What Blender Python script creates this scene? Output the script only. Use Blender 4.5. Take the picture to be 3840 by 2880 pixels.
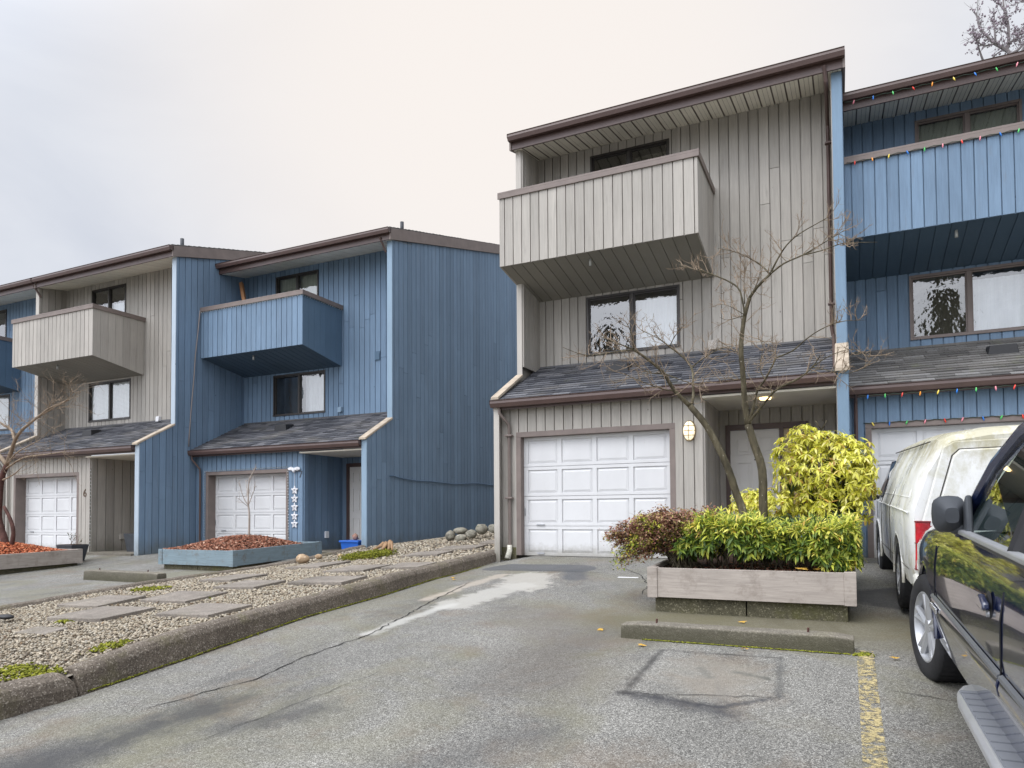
import bpy, bmesh, math, random
import numpy as np
from mathutils import Vector, Matrix, Euler
random.seed(7); RNG=np.random.default_rng(11)
S_=bpy.context.scene
for o in list(bpy.data.objects): bpy.data.objects.remove(o)
R=math.radians
# ------------------------------------------------------------------ camera (the photographer stands at the origin)
F,CX,CY,YAW,PITCH,ROLL=2642.93,1924.258,1842.873,-0.441383,0.031421,-0.006510
def cam_axes():
    cy,sy=math.cos(YAW),math.sin(YAW); cp,sp=math.cos(PITCH),math.sin(PITCH); cr,sr=math.cos(ROLL),math.sin(ROLL)
    f=Vector((sy*cp,cy*cp,sp)); r=Vector((cy,-sy,0)); u=r.cross(f)
    return r*cr+u*sr, -r*sr+u*cr, f
AR,AU,AF=cam_axes()
def ray(u,v):
    d=AR*((u-CX)/F)+AU*(-(v-CY)/F)+AF
    return d
def atY(u,v,Y): d=ray(u,v); return d*(Y/d.y)
def atX(u,v,X): d=ray(u,v); return d*(X/d.x)
cd=bpy.data.cameras.new('camera'); cam=bpy.data.objects.new('camera',cd); S_.collection.objects.link(cam)
m=Matrix(((AR.x,AU.x,-AF.x,0),(AR.y,AU.y,-AF.y,0),(AR.z,AU.z,-AF.z,0),(0,0,0,1)))
cam.matrix_world=m
cd.sensor_width=36; cd.lens=36*F/3840; cd.shift_x=-(CX-1920)/3840; cd.shift_y=(CY-1440)/3840
cd.clip_start=.05; cd.clip_end=2000
S_.camera=cam
S_.render.resolution_x=1024; S_.render.resolution_y=768
S_.render.engine='CYCLES'
S_.cycles.max_bounces=6; S_.cycles.transparent_max_bounces=12; S_.cycles.diffuse_bounces=3; S_.cycles.glossy_bounces=3
S_.view_settings.view_transform='Standard'; S_.view_settings.look='None'; S_.view_settings.exposure=0.28; S_.view_settings.gamma=1
# ------------------------------------------------------------------ sky: bright overcast
SUN_EL,SUN_AZ=R(56),R(205)      # azimuth measured clockwise from +Y (behind the camera, a little to the left)
w=bpy.data.worlds.new("World"); S_.world=w; w.use_nodes=True
nt=w.node_tree; N=nt.nodes; L=nt.links; N.clear()
def wn(t,**k):
    n=N.new(t)
    for a,b in k.items(): setattr(n,a,b)
    return n
out=wn('ShaderNodeOutputWorld'); bg=wn('ShaderNodeBackground'); L.new(bg.outputs[0],out.inputs[0])
tc=wn('ShaderNodeTexCoord')
sky=wn('ShaderNodeTexSky'); sky.sky_type='NISHITA'; sky.sun_disc=False; sky.sun_elevation=SUN_EL; sky.sun_rotation=SUN_AZ
mp=wn('ShaderNodeMapping'); mp.inputs['Scale'].default_value=(1.6,1.6,3.4); mp.inputs['Location'].default_value=(.7,.2,.1); L.new(tc.outputs['Generated'],mp.inputs[0])
nz=wn('ShaderNodeTexNoise'); nz.inputs['Scale'].default_value=1.7; nz.inputs['Detail'].default_value=5; nz.inputs['Roughness'].default_value=.5; nz.inputs['Distortion'].default_value=.6; L.new(mp.outputs[0],nz.inputs[0])
rp=wn('ShaderNodeValToRGB'); e=rp.color_ramp.elements
e[0].position=.36; e[0].color=(.535,.56,.62,1); e[1].position=.66; e[1].color=(.625,.645,.69,1)
L.new(nz.outputs[0],rp.inputs[0])
def lobe(d,lo,hi):
    v=wn('ShaderNodeVectorMath',operation='DOT_PRODUCT'); v.inputs[1].default_value=d; 
    nn=wn('ShaderNodeVectorMath',operation='NORMALIZE'); L.new(tc.outputs['Generated'],nn.inputs[0]); L.new(nn.outputs[0],v.inputs[0])
    mr=wn('ShaderNodeMapRange'); mr.interpolation_type='SMOOTHSTEP'; mr.inputs['From Min'].default_value=lo; mr.inputs['From Max'].default_value=hi
    L.new(v.outputs['Value'],mr.inputs['Value']); return mr.outputs[0]
dw=ray(1950,250).normalized()
l1=lobe(dw,.84,1.0)
mx=wn('ShaderNodeMix',data_type='RGBA'); L.new(l1,mx.inputs[0]); L.new(rp.outputs[0],mx.inputs[6]); mx.inputs[7].default_value=(.775,.725,.685,1)
ds=Vector((math.sin(SUN_AZ)*math.cos(SUN_EL),math.cos(SUN_AZ)*math.cos(SUN_EL),math.sin(SUN_EL)))
l2=lobe(ds,.30,.97)
mb=wn('ShaderNodeMath',operation='MULTIPLY_ADD'); L.new(l2,mb.inputs[0]); mb.inputs[1].default_value=3.1; mb.inputs[2].default_value=1.0
sc=wn('ShaderNodeVectorMath',operation='SCALE'); L.new(mx.outputs[2],sc.inputs[0]); L.new(mb.outputs[0],sc.inputs['Scale'])
sk=wn('ShaderNodeVectorMath',operation='SCALE'); L.new(sky.outputs[0],sk.inputs[0]); sk.inputs['Scale'].default_value=.006
ad=wn('ShaderNodeVectorMath',operation='ADD'); L.new(sc.outputs[0],ad.inputs[0]); L.new(sk.outputs[0],ad.inputs[1])
L.new(ad.outputs[0],bg.inputs[0]); bg.inputs[1].default_value=1.0
sd=bpy.data.lights.new('sun','SUN'); sd.energy=1.0; sd.angle=R(40); sd.color=(1,.96,.9)
so=bpy.data.objects.new('sun',sd); S_.collection.objects.link(so); so.rotation_euler=(-ds).to_track_quat('-Z','Y').to_euler()

# ------------------------------------------------------------------ helpers
COL=S_.collection
class MB:
    def __init__(s): s.v=[]; s.f=[]; s.m=[]
    def add(s,vs,fs,mi=0):
        n=len(s.v); s.v+= [tuple(p) for p in vs]; s.f+=[tuple(i+n for i in f) for f in fs]; s.m+=[mi]*len(fs); return s
    def box(s,x0,x1,y0,y1,z0,z1,mi=0):
        if x0>x1:x0,x1=x1,x0
        if y0>y1:y0,y1=y1,y0
        if z0>z1:z0,z1=z1,z0
        v=[(x,y,z) for z in(z0,z1) for y in(y0,y1) for x in(x0,x1)]
        return s.add(v,[(0,2,3,1),(4,5,7,6),(0,1,5,4),(2,6,7,3),(0,4,6,2),(1,3,7,5)],mi)
    def hexa(s,v8,mi=0):   # bottom 4 ccw, top 4 ccw
        return s.add(v8,[(3,2,1,0),(4,5,6,7),(0,1,5,4),(1,2,6,5),(2,3,7,6),(3,0,4,7)],mi)
    def prism(s,poly,ax,a0,a1,mi=0):
        def P(p,a): return {'x':(a,p[0],p[1]),'y':(p[0],a,p[1]),'z':(p[0],p[1],a)}[ax]
        n=len(poly); v=[P(p,a0) for p in poly]+[P(p,a1) for p in poly]
        return s.add(v,[tuple(range(n))[::-1],tuple(range(n,2*n))]+[(i,(i+1)%n,n+(i+1)%n,n+i) for i in range(n)],mi)
    def tube(s,pts,rad,k=8,mi=0,cap=True):
        pts=[Vector(p) for p in pts]
        if not hasattr(rad,'__len__'): rad=[rad]*len(pts)
        base=len(s.v); up=None
        for i,p in enumerate(pts):
            t=(pts[min(i+1,len(pts)-1)]-pts[max(i-1,0)]); t.normalize() if t.length>0 else None
            if up is None:
                a=Vector((0,0,1)) if abs(t.z)<.9 else Vector((1,0,0)); up=t.cross(a).normalized()
            up=(up-t*up.dot(t)); up=up.normalized() if up.length>1e-6 else t.orthogonal().normalized()
            b=t.cross(up)
            for j in range(k):
                a=2*math.pi*j/k; s.v.append(tuple(p+(up*math.cos(a)+b*math.sin(a))*rad[i]))
        for i in range(len(pts)-1):
            for j in range(k):
                a=base+i*k+j; b_=base+i*k+(j+1)%k
                s.f.append((a,b_,b_+k,a+k)); s.m.append(mi)
        if cap:
            s.f.append(tuple(base+j for j in range(k))[::-1]); s.m.append(mi)
            s.f.append(tuple(base+(len(pts)-1)*k+j for j in range(k))); s.m.append(mi)
        return s
    def lathe(s,prof,c,ax=Vector((0,0,1)),k=24,mi=0):   # prof: (r,h)
        ax=Vector(ax).normalized(); a=ax.orthogonal().normalized(); b=ax.cross(a); c=Vector(c); base=len(s.v)
        for r,h in prof:
            for j in range(k):
                t=2*math.pi*j/k; s.v.append(tuple(c+ax*h+(a*math.cos(t)+b*math.sin(t))*r))
        for i in range(len(prof)-1):
            for j in range(k):
                p=base+i*k+j; q=base+i*k+(j+1)%k; s.f.append((p,q,q+k,p+k)); s.m.append(mi)
        return s
    def blob(s,c,r,sub=1,jit=.15,mi=0):
        bm=bmesh.new(); bmesh.ops.create_icosphere(bm,subdivisions=sub,radius=1)
        v=[(c[0]+q.co.x*r[0]*(1+random.uniform(-jit,jit)),c[1]+q.co.y*r[1]*(1+random.uniform(-jit,jit)),c[2]+q.co.z*r[2]*(1+random.uniform(-jit,jit))) for q in bm.verts]
        bm.verts.ensure_lookup_table(); f=[tuple(x.index for x in q.verts) for q in bm.faces]; bm.free()
        return s.add(v,f,mi)
    def build(s,name,mats,parent=None,smooth=False,bevel=0,fix=True):
        if not isinstance(mats,(list,tuple)): mats=[mats]
        me=bpy.data.meshes.new(name)
        off=wloc(parent) if parent else Vector((0,0,0))
        me.from_pydata([(x-off.x,y-off.y,z-off.z) for x,y,z in s.v],[],s.f)
        for mm in mats: me.materials.append(mm)
        if len(mats)>1: me.polygons.foreach_set('material_index',s.m)
        if fix:
            bm=bmesh.new(); bm.from_mesh(me); bmesh.ops.recalc_face_normals(bm,faces=bm.faces); bm.to_mesh(me); bm.free()
        if smooth: me.polygons.foreach_set('use_smooth',[True]*len(me.polygons))
        o=bpy.data.objects.new(name,me); COL.objects.link(o)
        if parent: o.parent=parent
        if bevel:
            b=o.modifiers.new('bevel','BEVEL'); b.width=bevel; b.segments=2; b.limit_method='ANGLE'
        return o
def wloc(o):
    v=Vector((0,0,0))
    while o is not None: v+=o.location; o=o.parent
    return v
def tag(o,label=None,cat=None,group=None,kind=None):
    if label:o['label']=label
    if cat:o['category']=cat
    if group:o['group']=group
    if kind:o['kind']=kind
    return o
def thing(name,loc,label,cat,group=None):
    o=bpy.data.objects.new(name,None); COL.objects.link(o); o.location=loc; o.empty_display_size=.3
    return tag(o,label,cat,group)
# ------------------------------------------------------------------ materials
class Mt:
    def __init__(s,name,rough=.6,metal=0,spec=.5,**k):
        s.m=bpy.data.materials.new(name); s.m.use_nodes=True; s.t=s.m.node_tree; s.N=s.t.nodes; s.L=s.t.links
        s.b=s.N['Principled BSDF']; s.b.inputs['Roughness'].default_value=rough; s.b.inputs['Metallic'].default_value=metal
        s.b.inputs['Specular IOR Level'].default_value=spec
        s.tc=s.n('ShaderNodeTexCoord'); s.geo=s.n('ShaderNodeNewGeometry')
    def n(s,t,**k):
        q=s.N.new(t)
        for a,b in k.items(): setattr(q,a,b)
        return q
    def noise(s,scale,vec=(1,1,1),detail=3,rough=.55,dist=0,loc=(0,0,0)):
        mp=s.n('ShaderNodeMapping'); mp.inputs['Scale'].default_value=vec; mp.inputs['Location'].default_value=loc; s.L.new(s.tc.outputs['Object'],mp.inputs[0])
        q=s.n('ShaderNodeTexNoise'); q.inputs['Scale'].default_value=scale; q.inputs['Detail'].default_value=detail; q.inputs['Roughness'].default_value=rough; q.inputs['Distortion'].default_value=dist
        s.L.new(mp.outputs[0],q.inputs[0]); return q.outputs[0]
    def vor(s,scale,vec=(1,1,1),feature='F1',out='Distance'):
        mp=s.n('ShaderNodeMapping'); mp.inputs['Scale'].default_value=vec; s.L.new(s.tc.outputs['Object'],mp.inputs[0])
        q=s.n('ShaderNodeTexVoronoi',feature=feature); q.inputs['Scale'].default_value=scale; s.L.new(mp.outputs[0],q.inputs[0]); return q.outputs[out]
    def rnd(s): return s.geo.outputs['Random Per Island']
    def ramp(s,x,stops,interp='LINEAR'):
        r=s.n('ShaderNodeValToRGB'); r.color_ramp.interpolation=interp; e=r.color_ramp.elements
        while len(e)<len(stops): e.new(.5)
        for i,(p,c) in enumerate(stops):
            e[i].position=p; e[i].color=(tuple(c)+(1,))[:4] if hasattr(c,'__len__') else (c,c,c,1)
        s.L.new(x,r.inputs[0]); return r.outputs[0]
    def mix(s,f,a,b,mode='MIX'):
        q=s.n('ShaderNodeMix',data_type='RGBA',blend_type=mode); 
        for i,x in ((0,f),(6,a),(7,b)):
            if hasattr(x,'is_linked') or hasattr(x,'links'): s.L.new(x,q.inputs[i])
            else: q.inputs[i].default_value=x if i==0 else tuple(x)+((1,) if len(x)==3 else ())
        return q.outputs[2]
    def math(s,op,a,b=None):
        q=s.n('ShaderNodeMath',operation=op)
        for i,x in enumerate((a,b)):
            if x is None: continue
            if hasattr(x,'links'): s.L.new(x,q.inputs[i])
            else: q.inputs[i].default_value=x
        return q.outputs[0]
    def rng(s,x,a,b,c,d):
        q=s.n('ShaderNodeMapRange'); s.L.new(x,q.inputs[0])
        for i,y in enumerate((a,b,c,d)): q.inputs[i+1].default_value=y
        return q.outputs[0]
    def scale(s,col,f):   # multiply colour by scalar
        q=s.n('ShaderNodeVectorMath',operation='SCALE'); 
        if hasattr(col,'links'): s.L.new(col,q.inputs[0])
        else: q.inputs[0].default_value=col
        s.L.new(f,q.inputs['Scale']); return q.outputs[0]
    def col(s,c):
        if hasattr(c,'links'): s.L.new(c,s.b.inputs['Base Color'])
        else: s.b.inputs['Base Color'].default_value=tuple(c)+(1,)
        return s
    def bump(s,h,st=.3,dist=.01):
        q=s.n('ShaderNodeBump'); q.inputs['Strength'].default_value=st; q.inputs['Distance'].default_value=dist
        s.L.new(h,q.inputs['Height']); s.L.new(q.outputs[0],s.b.inputs['Normal']); return s
def plain(name,c,rough=.6,metal=0,spec=.5,var=.08,nscale=3.,bump=0):
    t=Mt(name,rough,metal,spec); n=t.noise(nscale,detail=4)
    t.col(t.scale(c,t.rng(n,.3,.7,1-var,1+var)))
    if bump: t.bump(t.noise(60,detail=3),bump,.004)
    return t.m
def siding(name,c,var=.13,grain=.11,dirt=.28):
    t=Mt(name,.72,0,.3)
    a=t.rng(t.rnd(),0,1,1-var,1+var)
    b=t.rng(t.noise(1,(45,45,2.2),4,.6),.3,.7,1-grain,1+grain)
    c1=t.rng(t.noise(.9,(1,1,1),4),.3,.7,.93,1.06)
    f=t.math('MULTIPLY',t.math('MULTIPLY',a,b),c1)
    cc=t.scale(c,f)
    kn=t.vor(2.1,(1.6,1.6,.9)); k=t.rng(kn,.026,.038,.4,1.0)
    cc=t.scale(cc,k)
    st=t.rng(t.noise(1.3,(7,7,.8),5,.65,.5),.60,.78,0,dirt*1.6)
    cc=t.mix(st,cc,(.16,.15,.13))
    fd=t.rng(t.noise(.55,(1,1,.6),5,.65,.8,(4,2,7)),.45,.72,0,.22); cc=t.mix(fd,cc,tuple(min(1,x*1.18+.035) for x in c))
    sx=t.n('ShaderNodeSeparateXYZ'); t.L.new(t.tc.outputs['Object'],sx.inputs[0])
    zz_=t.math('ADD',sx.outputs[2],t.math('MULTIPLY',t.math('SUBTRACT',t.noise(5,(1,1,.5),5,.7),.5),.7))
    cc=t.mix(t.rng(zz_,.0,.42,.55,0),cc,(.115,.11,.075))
    t.col(cc)
    t.bump(t.noise(1,(90,90,3.5),5,.7),.5,.008)
    return t.m
M_=dict()
GREYC=(.375,.35,.315); BLUEC=(.158,.232,.325)
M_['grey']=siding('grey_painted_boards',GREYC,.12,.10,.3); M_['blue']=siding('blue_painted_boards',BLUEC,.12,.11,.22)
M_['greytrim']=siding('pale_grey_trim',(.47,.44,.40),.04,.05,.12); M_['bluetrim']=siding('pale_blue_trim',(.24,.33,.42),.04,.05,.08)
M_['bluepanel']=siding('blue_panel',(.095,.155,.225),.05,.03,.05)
M_['brown']=plain('brown_metal',(.085,.052,.045),.42,0,.5,.12,5)
M_['brownlt']=plain('faded_brown_trim',(.195,.158,.142),.6,0,.4,.12,4)
M_['bronze']=plain('bronze_window_frame',(.05,.045,.042),.4,.3,.5,.1,5)
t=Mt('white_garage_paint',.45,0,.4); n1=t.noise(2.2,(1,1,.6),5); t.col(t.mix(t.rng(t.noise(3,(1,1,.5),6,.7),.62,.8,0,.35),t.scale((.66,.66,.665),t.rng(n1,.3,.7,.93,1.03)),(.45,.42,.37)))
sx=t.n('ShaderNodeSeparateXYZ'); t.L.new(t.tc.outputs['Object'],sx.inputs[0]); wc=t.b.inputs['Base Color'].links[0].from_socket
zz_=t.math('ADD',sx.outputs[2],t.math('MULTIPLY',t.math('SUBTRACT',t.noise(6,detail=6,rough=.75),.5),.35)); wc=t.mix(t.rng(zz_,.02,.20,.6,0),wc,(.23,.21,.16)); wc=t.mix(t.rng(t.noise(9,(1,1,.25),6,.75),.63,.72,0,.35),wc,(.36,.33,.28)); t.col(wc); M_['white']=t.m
M_['purewhite']=plain('white_plastic',(.75,.75,.77),.4,0,.4,.03,4)
M_['doorwhite']=plain('cream_door_paint',(.70,.68,.65),.45,0,.4,.04,2)
M_['soffit']=plain('cream_vinyl_soffit',(.80,.76,.66),.5,0,.3,.07,2)
M_['plaster']=plain('pale_soffit_paint',(.68,.64,.55),.7,0,.3,.05,2)
def shingle(name,cols,lich=.2):
    t=Mt(name,.9,0,.2)
    c=t.ramp(t.rnd(),[(0,cols[0]),(.35,cols[1]),(.7,cols[2]),(1,cols[3])])
    c=t.scale(c,t.rng(t.noise(130,detail=2),.3,.7,.72,1.28))
    big=t.noise(.8,(1,2.2,1),4,.6,.6)
    c=t.mix(t.rng(big,.5,.72,0,.55),c,(.20,.185,.165))
    c=t.mix(t.rng(t.noise(2.6,detail=5),.60,.75,0,lich),c,(.17,.18,.10))
    t.col(c); t.bump(t.noise(160,detail=2),.4,.004); return t.m
M_['shingle']=shingle('dark_grey_shingle',[(.042,.044,.052),(.068,.07,.08),(.10,.102,.114),(.16,.16,.17)])
M_['shingle2']=shingle('weathered_shingle',[(.085,.082,.08),(.12,.115,.11),(.16,.155,.15),(.21,.205,.20)],.5)
M_['black']=plain('black_plastic',(.018,.018,.02),.5,0,.4,.1,4)
M_['dark']=plain('dark_interior',(.03,.03,.032),.8,0,.2,.1,3)
M_['room']=plain('dim_room_wall',(.16,.15,.14),.8,0,.2,.1,1)
t=Mt('window_glass',.02); t.N.remove(t.b); tr=t.n('ShaderNodeBsdfTransparent'); tr.inputs[0].default_value=(.93,.95,.94,1); gl=t.n('ShaderNodeBsdfGlossy'); gl.inputs['Roughness'].default_value=.015
bp=t.n('ShaderNodeBump'); bp.inputs['Strength'].default_value=.10; bp.inputs['Distance'].default_value=.03; t.L.new(t.noise(4,detail=3),bp.inputs['Height']); t.L.new(bp.outputs[0],gl.inputs['Normal'])
fr=t.n('ShaderNodeFresnel'); fr.inputs[0].default_value=1.5; f2=t.math('ADD',t.math('MULTIPLY',fr.outputs[0],1.8),.14)
ms=t.n('ShaderNodeMixShader'); t.L.new(f2,ms.inputs[0]); t.L.new(tr.outputs[0],ms.inputs[1]); t.L.new(gl.outputs[0],ms.inputs[2]); t.L.new(ms.outputs[0],t.N['Material Output'].inputs[0]); M_['glass']=t.m
def blindmat(name,c,lines=0):
    t=Mt(name,.8,0,.2)
    if lines:
        wv=t.n('ShaderNodeTexWave'); wv.bands_direction='Z'; wv.inputs['Scale'].default_value=lines; t.L.new(t.tc.outputs['Object'],wv.inputs[0])
        t.col(t.scale(c,t.rng(wv.outputs[0] if False else wv.outputs['Fac'],0,1,.72,1.05)))
    else: t.col(t.scale(c,t.rng(t.noise(2,(3,3,.6),3),.3,.7,.88,1.08)))
    return t.m
M_['blind']=blindmat('white_slatted_blind',(.82,.83,.85),9)
M_['curtain']=blindmat('pale_curtain',(.80,.82,.86))  # added pale sheets imitating sky reflected in right panes; cloth upstairs at six
M_['screen']=blindmat('olive_insect_screen',(.12,.11,.085))
M_['sagecurtain']=blindmat('sage_curtain',(.34,.37,.31))
def aggregate(name,base,dark,light,sc=95,moss=0,mossc=(.10,.12,.02),side_shade=None):
    t=Mt(name,.85,0,.3)
    v=t.vor(sc,out='Color'); sp=t.n('ShaderNodeSeparateColor'); t.L.new(v,sp.inputs[0])
    c=t.ramp(sp.outputs[0],[(0,dark),(.45,base),(.8,base),(1,light)])
    c=t.scale(c,t.rng(t.noise(1.2,detail=5,rough=.6),.3,.7,.75,1.2))
    c=t.scale(c,t.rng(t.noise(9,detail=4),.3,.7,.85,1.12))
    if moss: c=t.mix(t.rng(t.noise(2.3,detail=7,rough=.7),.52,.68,0,moss),c,mossc)
    if side_shade:  # shade painted into steep faces in an algae tone, strongest low down
        sx=t.n('ShaderNodeSeparateXYZ'); t.L.new(t.tc.outputs['Object'],sx.inputs[0]); zz_=t.math('ADD',sx.outputs[2],t.math('MULTIPLY',t.math('SUBTRACT',t.noise(7,detail=6,rough=.75),.5),.16)); sn=t.n('ShaderNodeSeparateXYZ'); t.L.new(t.geo.outputs['Normal'],sn.inputs[0]); c=t.mix(t.math('MULTIPLY',t.rng(zz_,.06,.24,.8,.1),t.rng(sn.outputs[2],.3,.7,1,.05)),c,side_shade[2])
    t.col(c); t.bump(t.vor(sc),.5,.006); return t.m
M_['kerb']=aggregate('exposed_aggregate_kerb',(.145,.12,.095),(.075,.06,.047),(.33,.29,.24),110,.35,(.12,.115,.03))
M_['stop']=aggregate('wheel_stop_concrete',(.20,.18,.145),(.12,.105,.085),(.33,.30,.25),120,.2,(.11,.105,.03),side_shade=(.0,.14,(.055,.052,.03)))
M_['concrete']=aggregate('weathered_concrete',(.235,.205,.175),(.16,.14,.12),(.33,.3,.26),130,.15,(.15,.14,.06))
M_['mossconc']=aggregate('mossy_concrete_base',(.105,.095,.06),(.07,.065,.04),(.24,.22,.15),90,.6,(.085,.085,.02))
M_['porch']=aggregate('porch_concrete',(.19,.17,.14),(.12,.11,.09),(.26,.24,.2),120,.4,(.10,.10,.04))
t=Mt('planter_wood_grey',.75,0,.25); 
c=t.scale((.38,.335,.295),t.rng(t.noise(1,(3,3,35),5,.65),.3,.7,.82,1.14)); c=t.mix(t.rng(t.noise(4,(1,1,1),6,.75),.50,.66,0,.65),c,(.22,.185,.155)); t.col(c); t.bump(t.noise(1,(6,6,90),4,.6),.4,.005); M_['plank']=t.m
t=Mt('planter_wood_blue',.75,0,.25)
c=t.scale((.20,.262,.295),t.rng(t.noise(1,(3,3,35),5,.65),.3,.7,.85,1.12)); c=t.mix(t.rng(t.noise(5,detail=7,rough=.75),.53,.66,0,.65),c,(.15,.13,.11)); t.col(c); t.bump(t.noise(1,(6,6,90),4,.6),.4,.005); M_['plankblue']=t.m
def isl(name,stops,rough=.6,spec=.4,trans=0,nv=.12):
    t=Mt(name,rough,0,spec); c=t.ramp(t.rnd(),stops); c=t.scale(c,t.rng(t.noise(14,detail=2),.3,.7,1-nv,1+nv)); t.col(c)
    if trans:
        tl=t.n('ShaderNodeBsdfTranslucent'); t.L.new(c,tl.inputs[0]); ms=t.n('ShaderNodeMixShader'); ms.inputs[0].default_value=trans
        t.L.new(t.b.outputs[0],ms.inputs[1]); t.L.new(tl.outputs[0],ms.inputs[2]); t.L.new(ms.outputs[0],t.N['Material Output'].inputs[0])
    return t.m
M_['pebble']=isl('gravel_pebble',[(0,(.11,.09,.07)),(.25,(.26,.215,.155)),(.5,(.40,.34,.25)),(.75,(.31,.285,.235)),(.92,(.52,.46,.36)),(1,(.24,.18,.13))],.75,.3)
M_['chipred']=isl('bright_bark_chip',[(0,(.16,.05,.03)),(.4,(.42,.115,.05)),(.8,(.62,.21,.10)),(1,(.75,.36,.2))],.8,.2)
M_['chip']=isl('bark_chip',[(0,(.07,.035,.025)),(.4,(.22,.085,.05)),(.8,(.36,.16,.10)),(1,(.5,.33,.24))],.8,.2)
M_['soil']=plain('dark_soil',(.045,.028,.02),.95,0,.1,.4,25,.6)
M_['yleaf']=isl('yellow_shrub_leaf',[(0,(.28,.32,.03)),(.10,(.56,.55,.05)),(.4,(.74,.72,.10)),(.7,(.86,.83,.20)),(.92,(.90,.84,.36)),(.97,(.62,.38,.07)),(1,(.26,.15,.04))],.5,.45,.35)
M_['hleaf']=isl('green_yellow_hedge_leaf',[(0,(.045,.085,.015)),(.2,(.14,.22,.025)),(.45,(.38,.44,.045)),(.72,(.64,.62,.08)),(.93,(.80,.75,.18)),(1,(.66,.34,.05))],.45,.5,.28)
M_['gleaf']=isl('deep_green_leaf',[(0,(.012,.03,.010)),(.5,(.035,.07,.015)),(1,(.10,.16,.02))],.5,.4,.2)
M_['rleaf']=isl('bronze_shrub_leaf',[(0,(.13,.06,.045)),(.35,(.30,.145,.10)),(.65,(.44,.24,.17)),(.85,(.38,.33,.09)),(1,(.56,.40,.28))],.6,.3,.22)
M_['fallen']=isl('fallen_leaf',[(0,(.42,.16,.03)),(.5,(.55,.34,.05)),(1,(.30,.12,.06))],.6,.3,.1)
M_['moss']=isl('yellow_moss',[(0,(.06,.065,.012)),(.5,(.15,.16,.02)),(1,(.29,.29,.045))],.95,.1)
t=Mt('tree_bark',.85,0,.2); c=t.ramp(t.noise(14,(1,1,.35),5,.65),[(.3,(.035,.03,.02)),(.55,(.095,.08,.05)),(.75,(.20,.18,.13))]); c=t.mix(t.rng(t.vor(26,(1,1,.6)),.05,.12,.7,0),c,(.5,.47,.4)); t.col(c); t.bump(t.noise(40,(1,1,.4),4),.6,.008); M_['bark']=t.m
M_['twig']=plain('young_twig',(.25,.19,.135),.75,0,.25,.25,9)
M_['twigpale']=plain('pale_twig',(.36,.31,.27),.75,0,.25,.2,9)
M_['twigdark']=plain('dark_bare_twig',(.20,.18,.18),.8,0,.2,.2,9)
M_['redbark']=plain('reddish_bark',(.085,.042,.035),.8,0,.2,.4,8)
M_['rock']=aggregate('garden_rock',(.25,.235,.19),(.15,.14,.115),(.38,.36,.3),22,.3,(.12,.13,.06))
M_['tanrock']=aggregate('tan_rock',(.42,.30,.19),(.3,.2,.12),(.55,.43,.3),22)
M_['slate']=plain('dark_planter_pot',(.045,.05,.058),.6,0,.4,.2,7)
M_['bluebin']=plain('blue_plastic_bin',(.02,.12,.50),.4,0,.5,.1,4)
M_['silver']=plain('satin_silver',(.46,.47,.49),.38,.55,.5,.08,6)
M_['chrome']=plain('chrome',(.75,.75,.77),.12,1,.5,.03,6)
M_['rubber']=plain('tyre_rubber',(.022,.022,.024),.75,0,.3,.25,12,.3)
M_['wire']=plain('grey_cable',(.25,.22,.21),.6)
M_['wireblue']=plain('blue_cable',(.08,.14,.22),.6)
M_['green_wire']=plain('green_cable',(.01,.03,.015),.6)
M_['brass']=plain('brass_number',(.34,.25,.14),.4,.6)
t=Mt('lit_glass_lamp',.3); t.b.inputs['Emission Color'].default_value=(1,.86,.58,1); t.b.inputs['Emission Strength'].default_value=.75; t.col((.8,.75,.6)); M_['lamp']=t.m
t=Mt('ceiling_lamp',.3); t.b.inputs['Emission Color'].default_value=(1,.72,.32,1); t.b.inputs['Emission Strength'].default_value=5.0; t.col((.8,.7,.45)); M_['lamp2']=t.m
BULB={}
for n_,c_ in dict(red=(.75,.05,.03),green=(.08,.5,.12),blue=(.03,.2,.65),orange=(.9,.32,.03),yellow=(.85,.65,.1),pink=(.75,.25,.3)).items():
    t=Mt(n_+'_bulb',.15,0,.6); t.col(c_); BULB[n_]=t.m
M_['mini']=plain('clear_mini_bulb',(.75,.76,.78),.2)

# ------------------------------------------------------------------ terrain
def itp(x,pts): return float(np.interp(x,[p[0] for p in pts],[p[1] for p in pts]))
HR=[(-60,-3.2),(-20,-2.6),(0,-1.64),(3.39,-1.345),(4.43,-1.245),(5.88,-1.09),(7.14,-1.02),(9,-.87),(10.67,-.70),(12,-.70),(80,-.70)]
HL=[(-60,-3.2),(-20,-2.6),(0,-1.64),(5,-1.27),(8,-1.13),(9.6,-1.05),(11.1,-.88),(12.5,-.86),(80,-.86)]
def H(x,y):
    a=itp(y,HL); b=itp(y,HR)
    if x<-9.3: return a
    if x>-5.3:
        k=max(0,min(1,(-4.7-x)/.6))*max(0,min(1,(y-8.5)/2))
        k2=max(0,min(1,(x+4)/2.5))*(math.sin(math.pi*(y-6.1)/4.3) if 6.1<y<10.4 else 0)
        return b-.10*k-.055*k2
    t=(x+9.3)/4.; return a*(1-t)+b*t-(.0 if y<3.2 else .05)
ZL=[(0,-1.5),(3.0,-1.32),(3.6,-1.2),(5.1,-1.10),(5.9,-1.04),(6.85,-.98),(8.3,-.93),(10.1,-.86),(12.2,-.66),(15,-.6),(40,-.6)]
ZR=[(0,-1.5),(3.0,-1.32),(3.27,-1.18),(3.68,-1.10),(4.43,-1.0),(5.38,-.94),(7.72,-.77),(10.6,-.6),(12.5,-.42),(14,-.15),(17,.1),(40,.4)]
def SG(x,y):
    t=min(1,max(0,(x+9.28)/3.99)); return itp(y,ZL)*(1-t)+itp(y,ZR)*t
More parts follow.
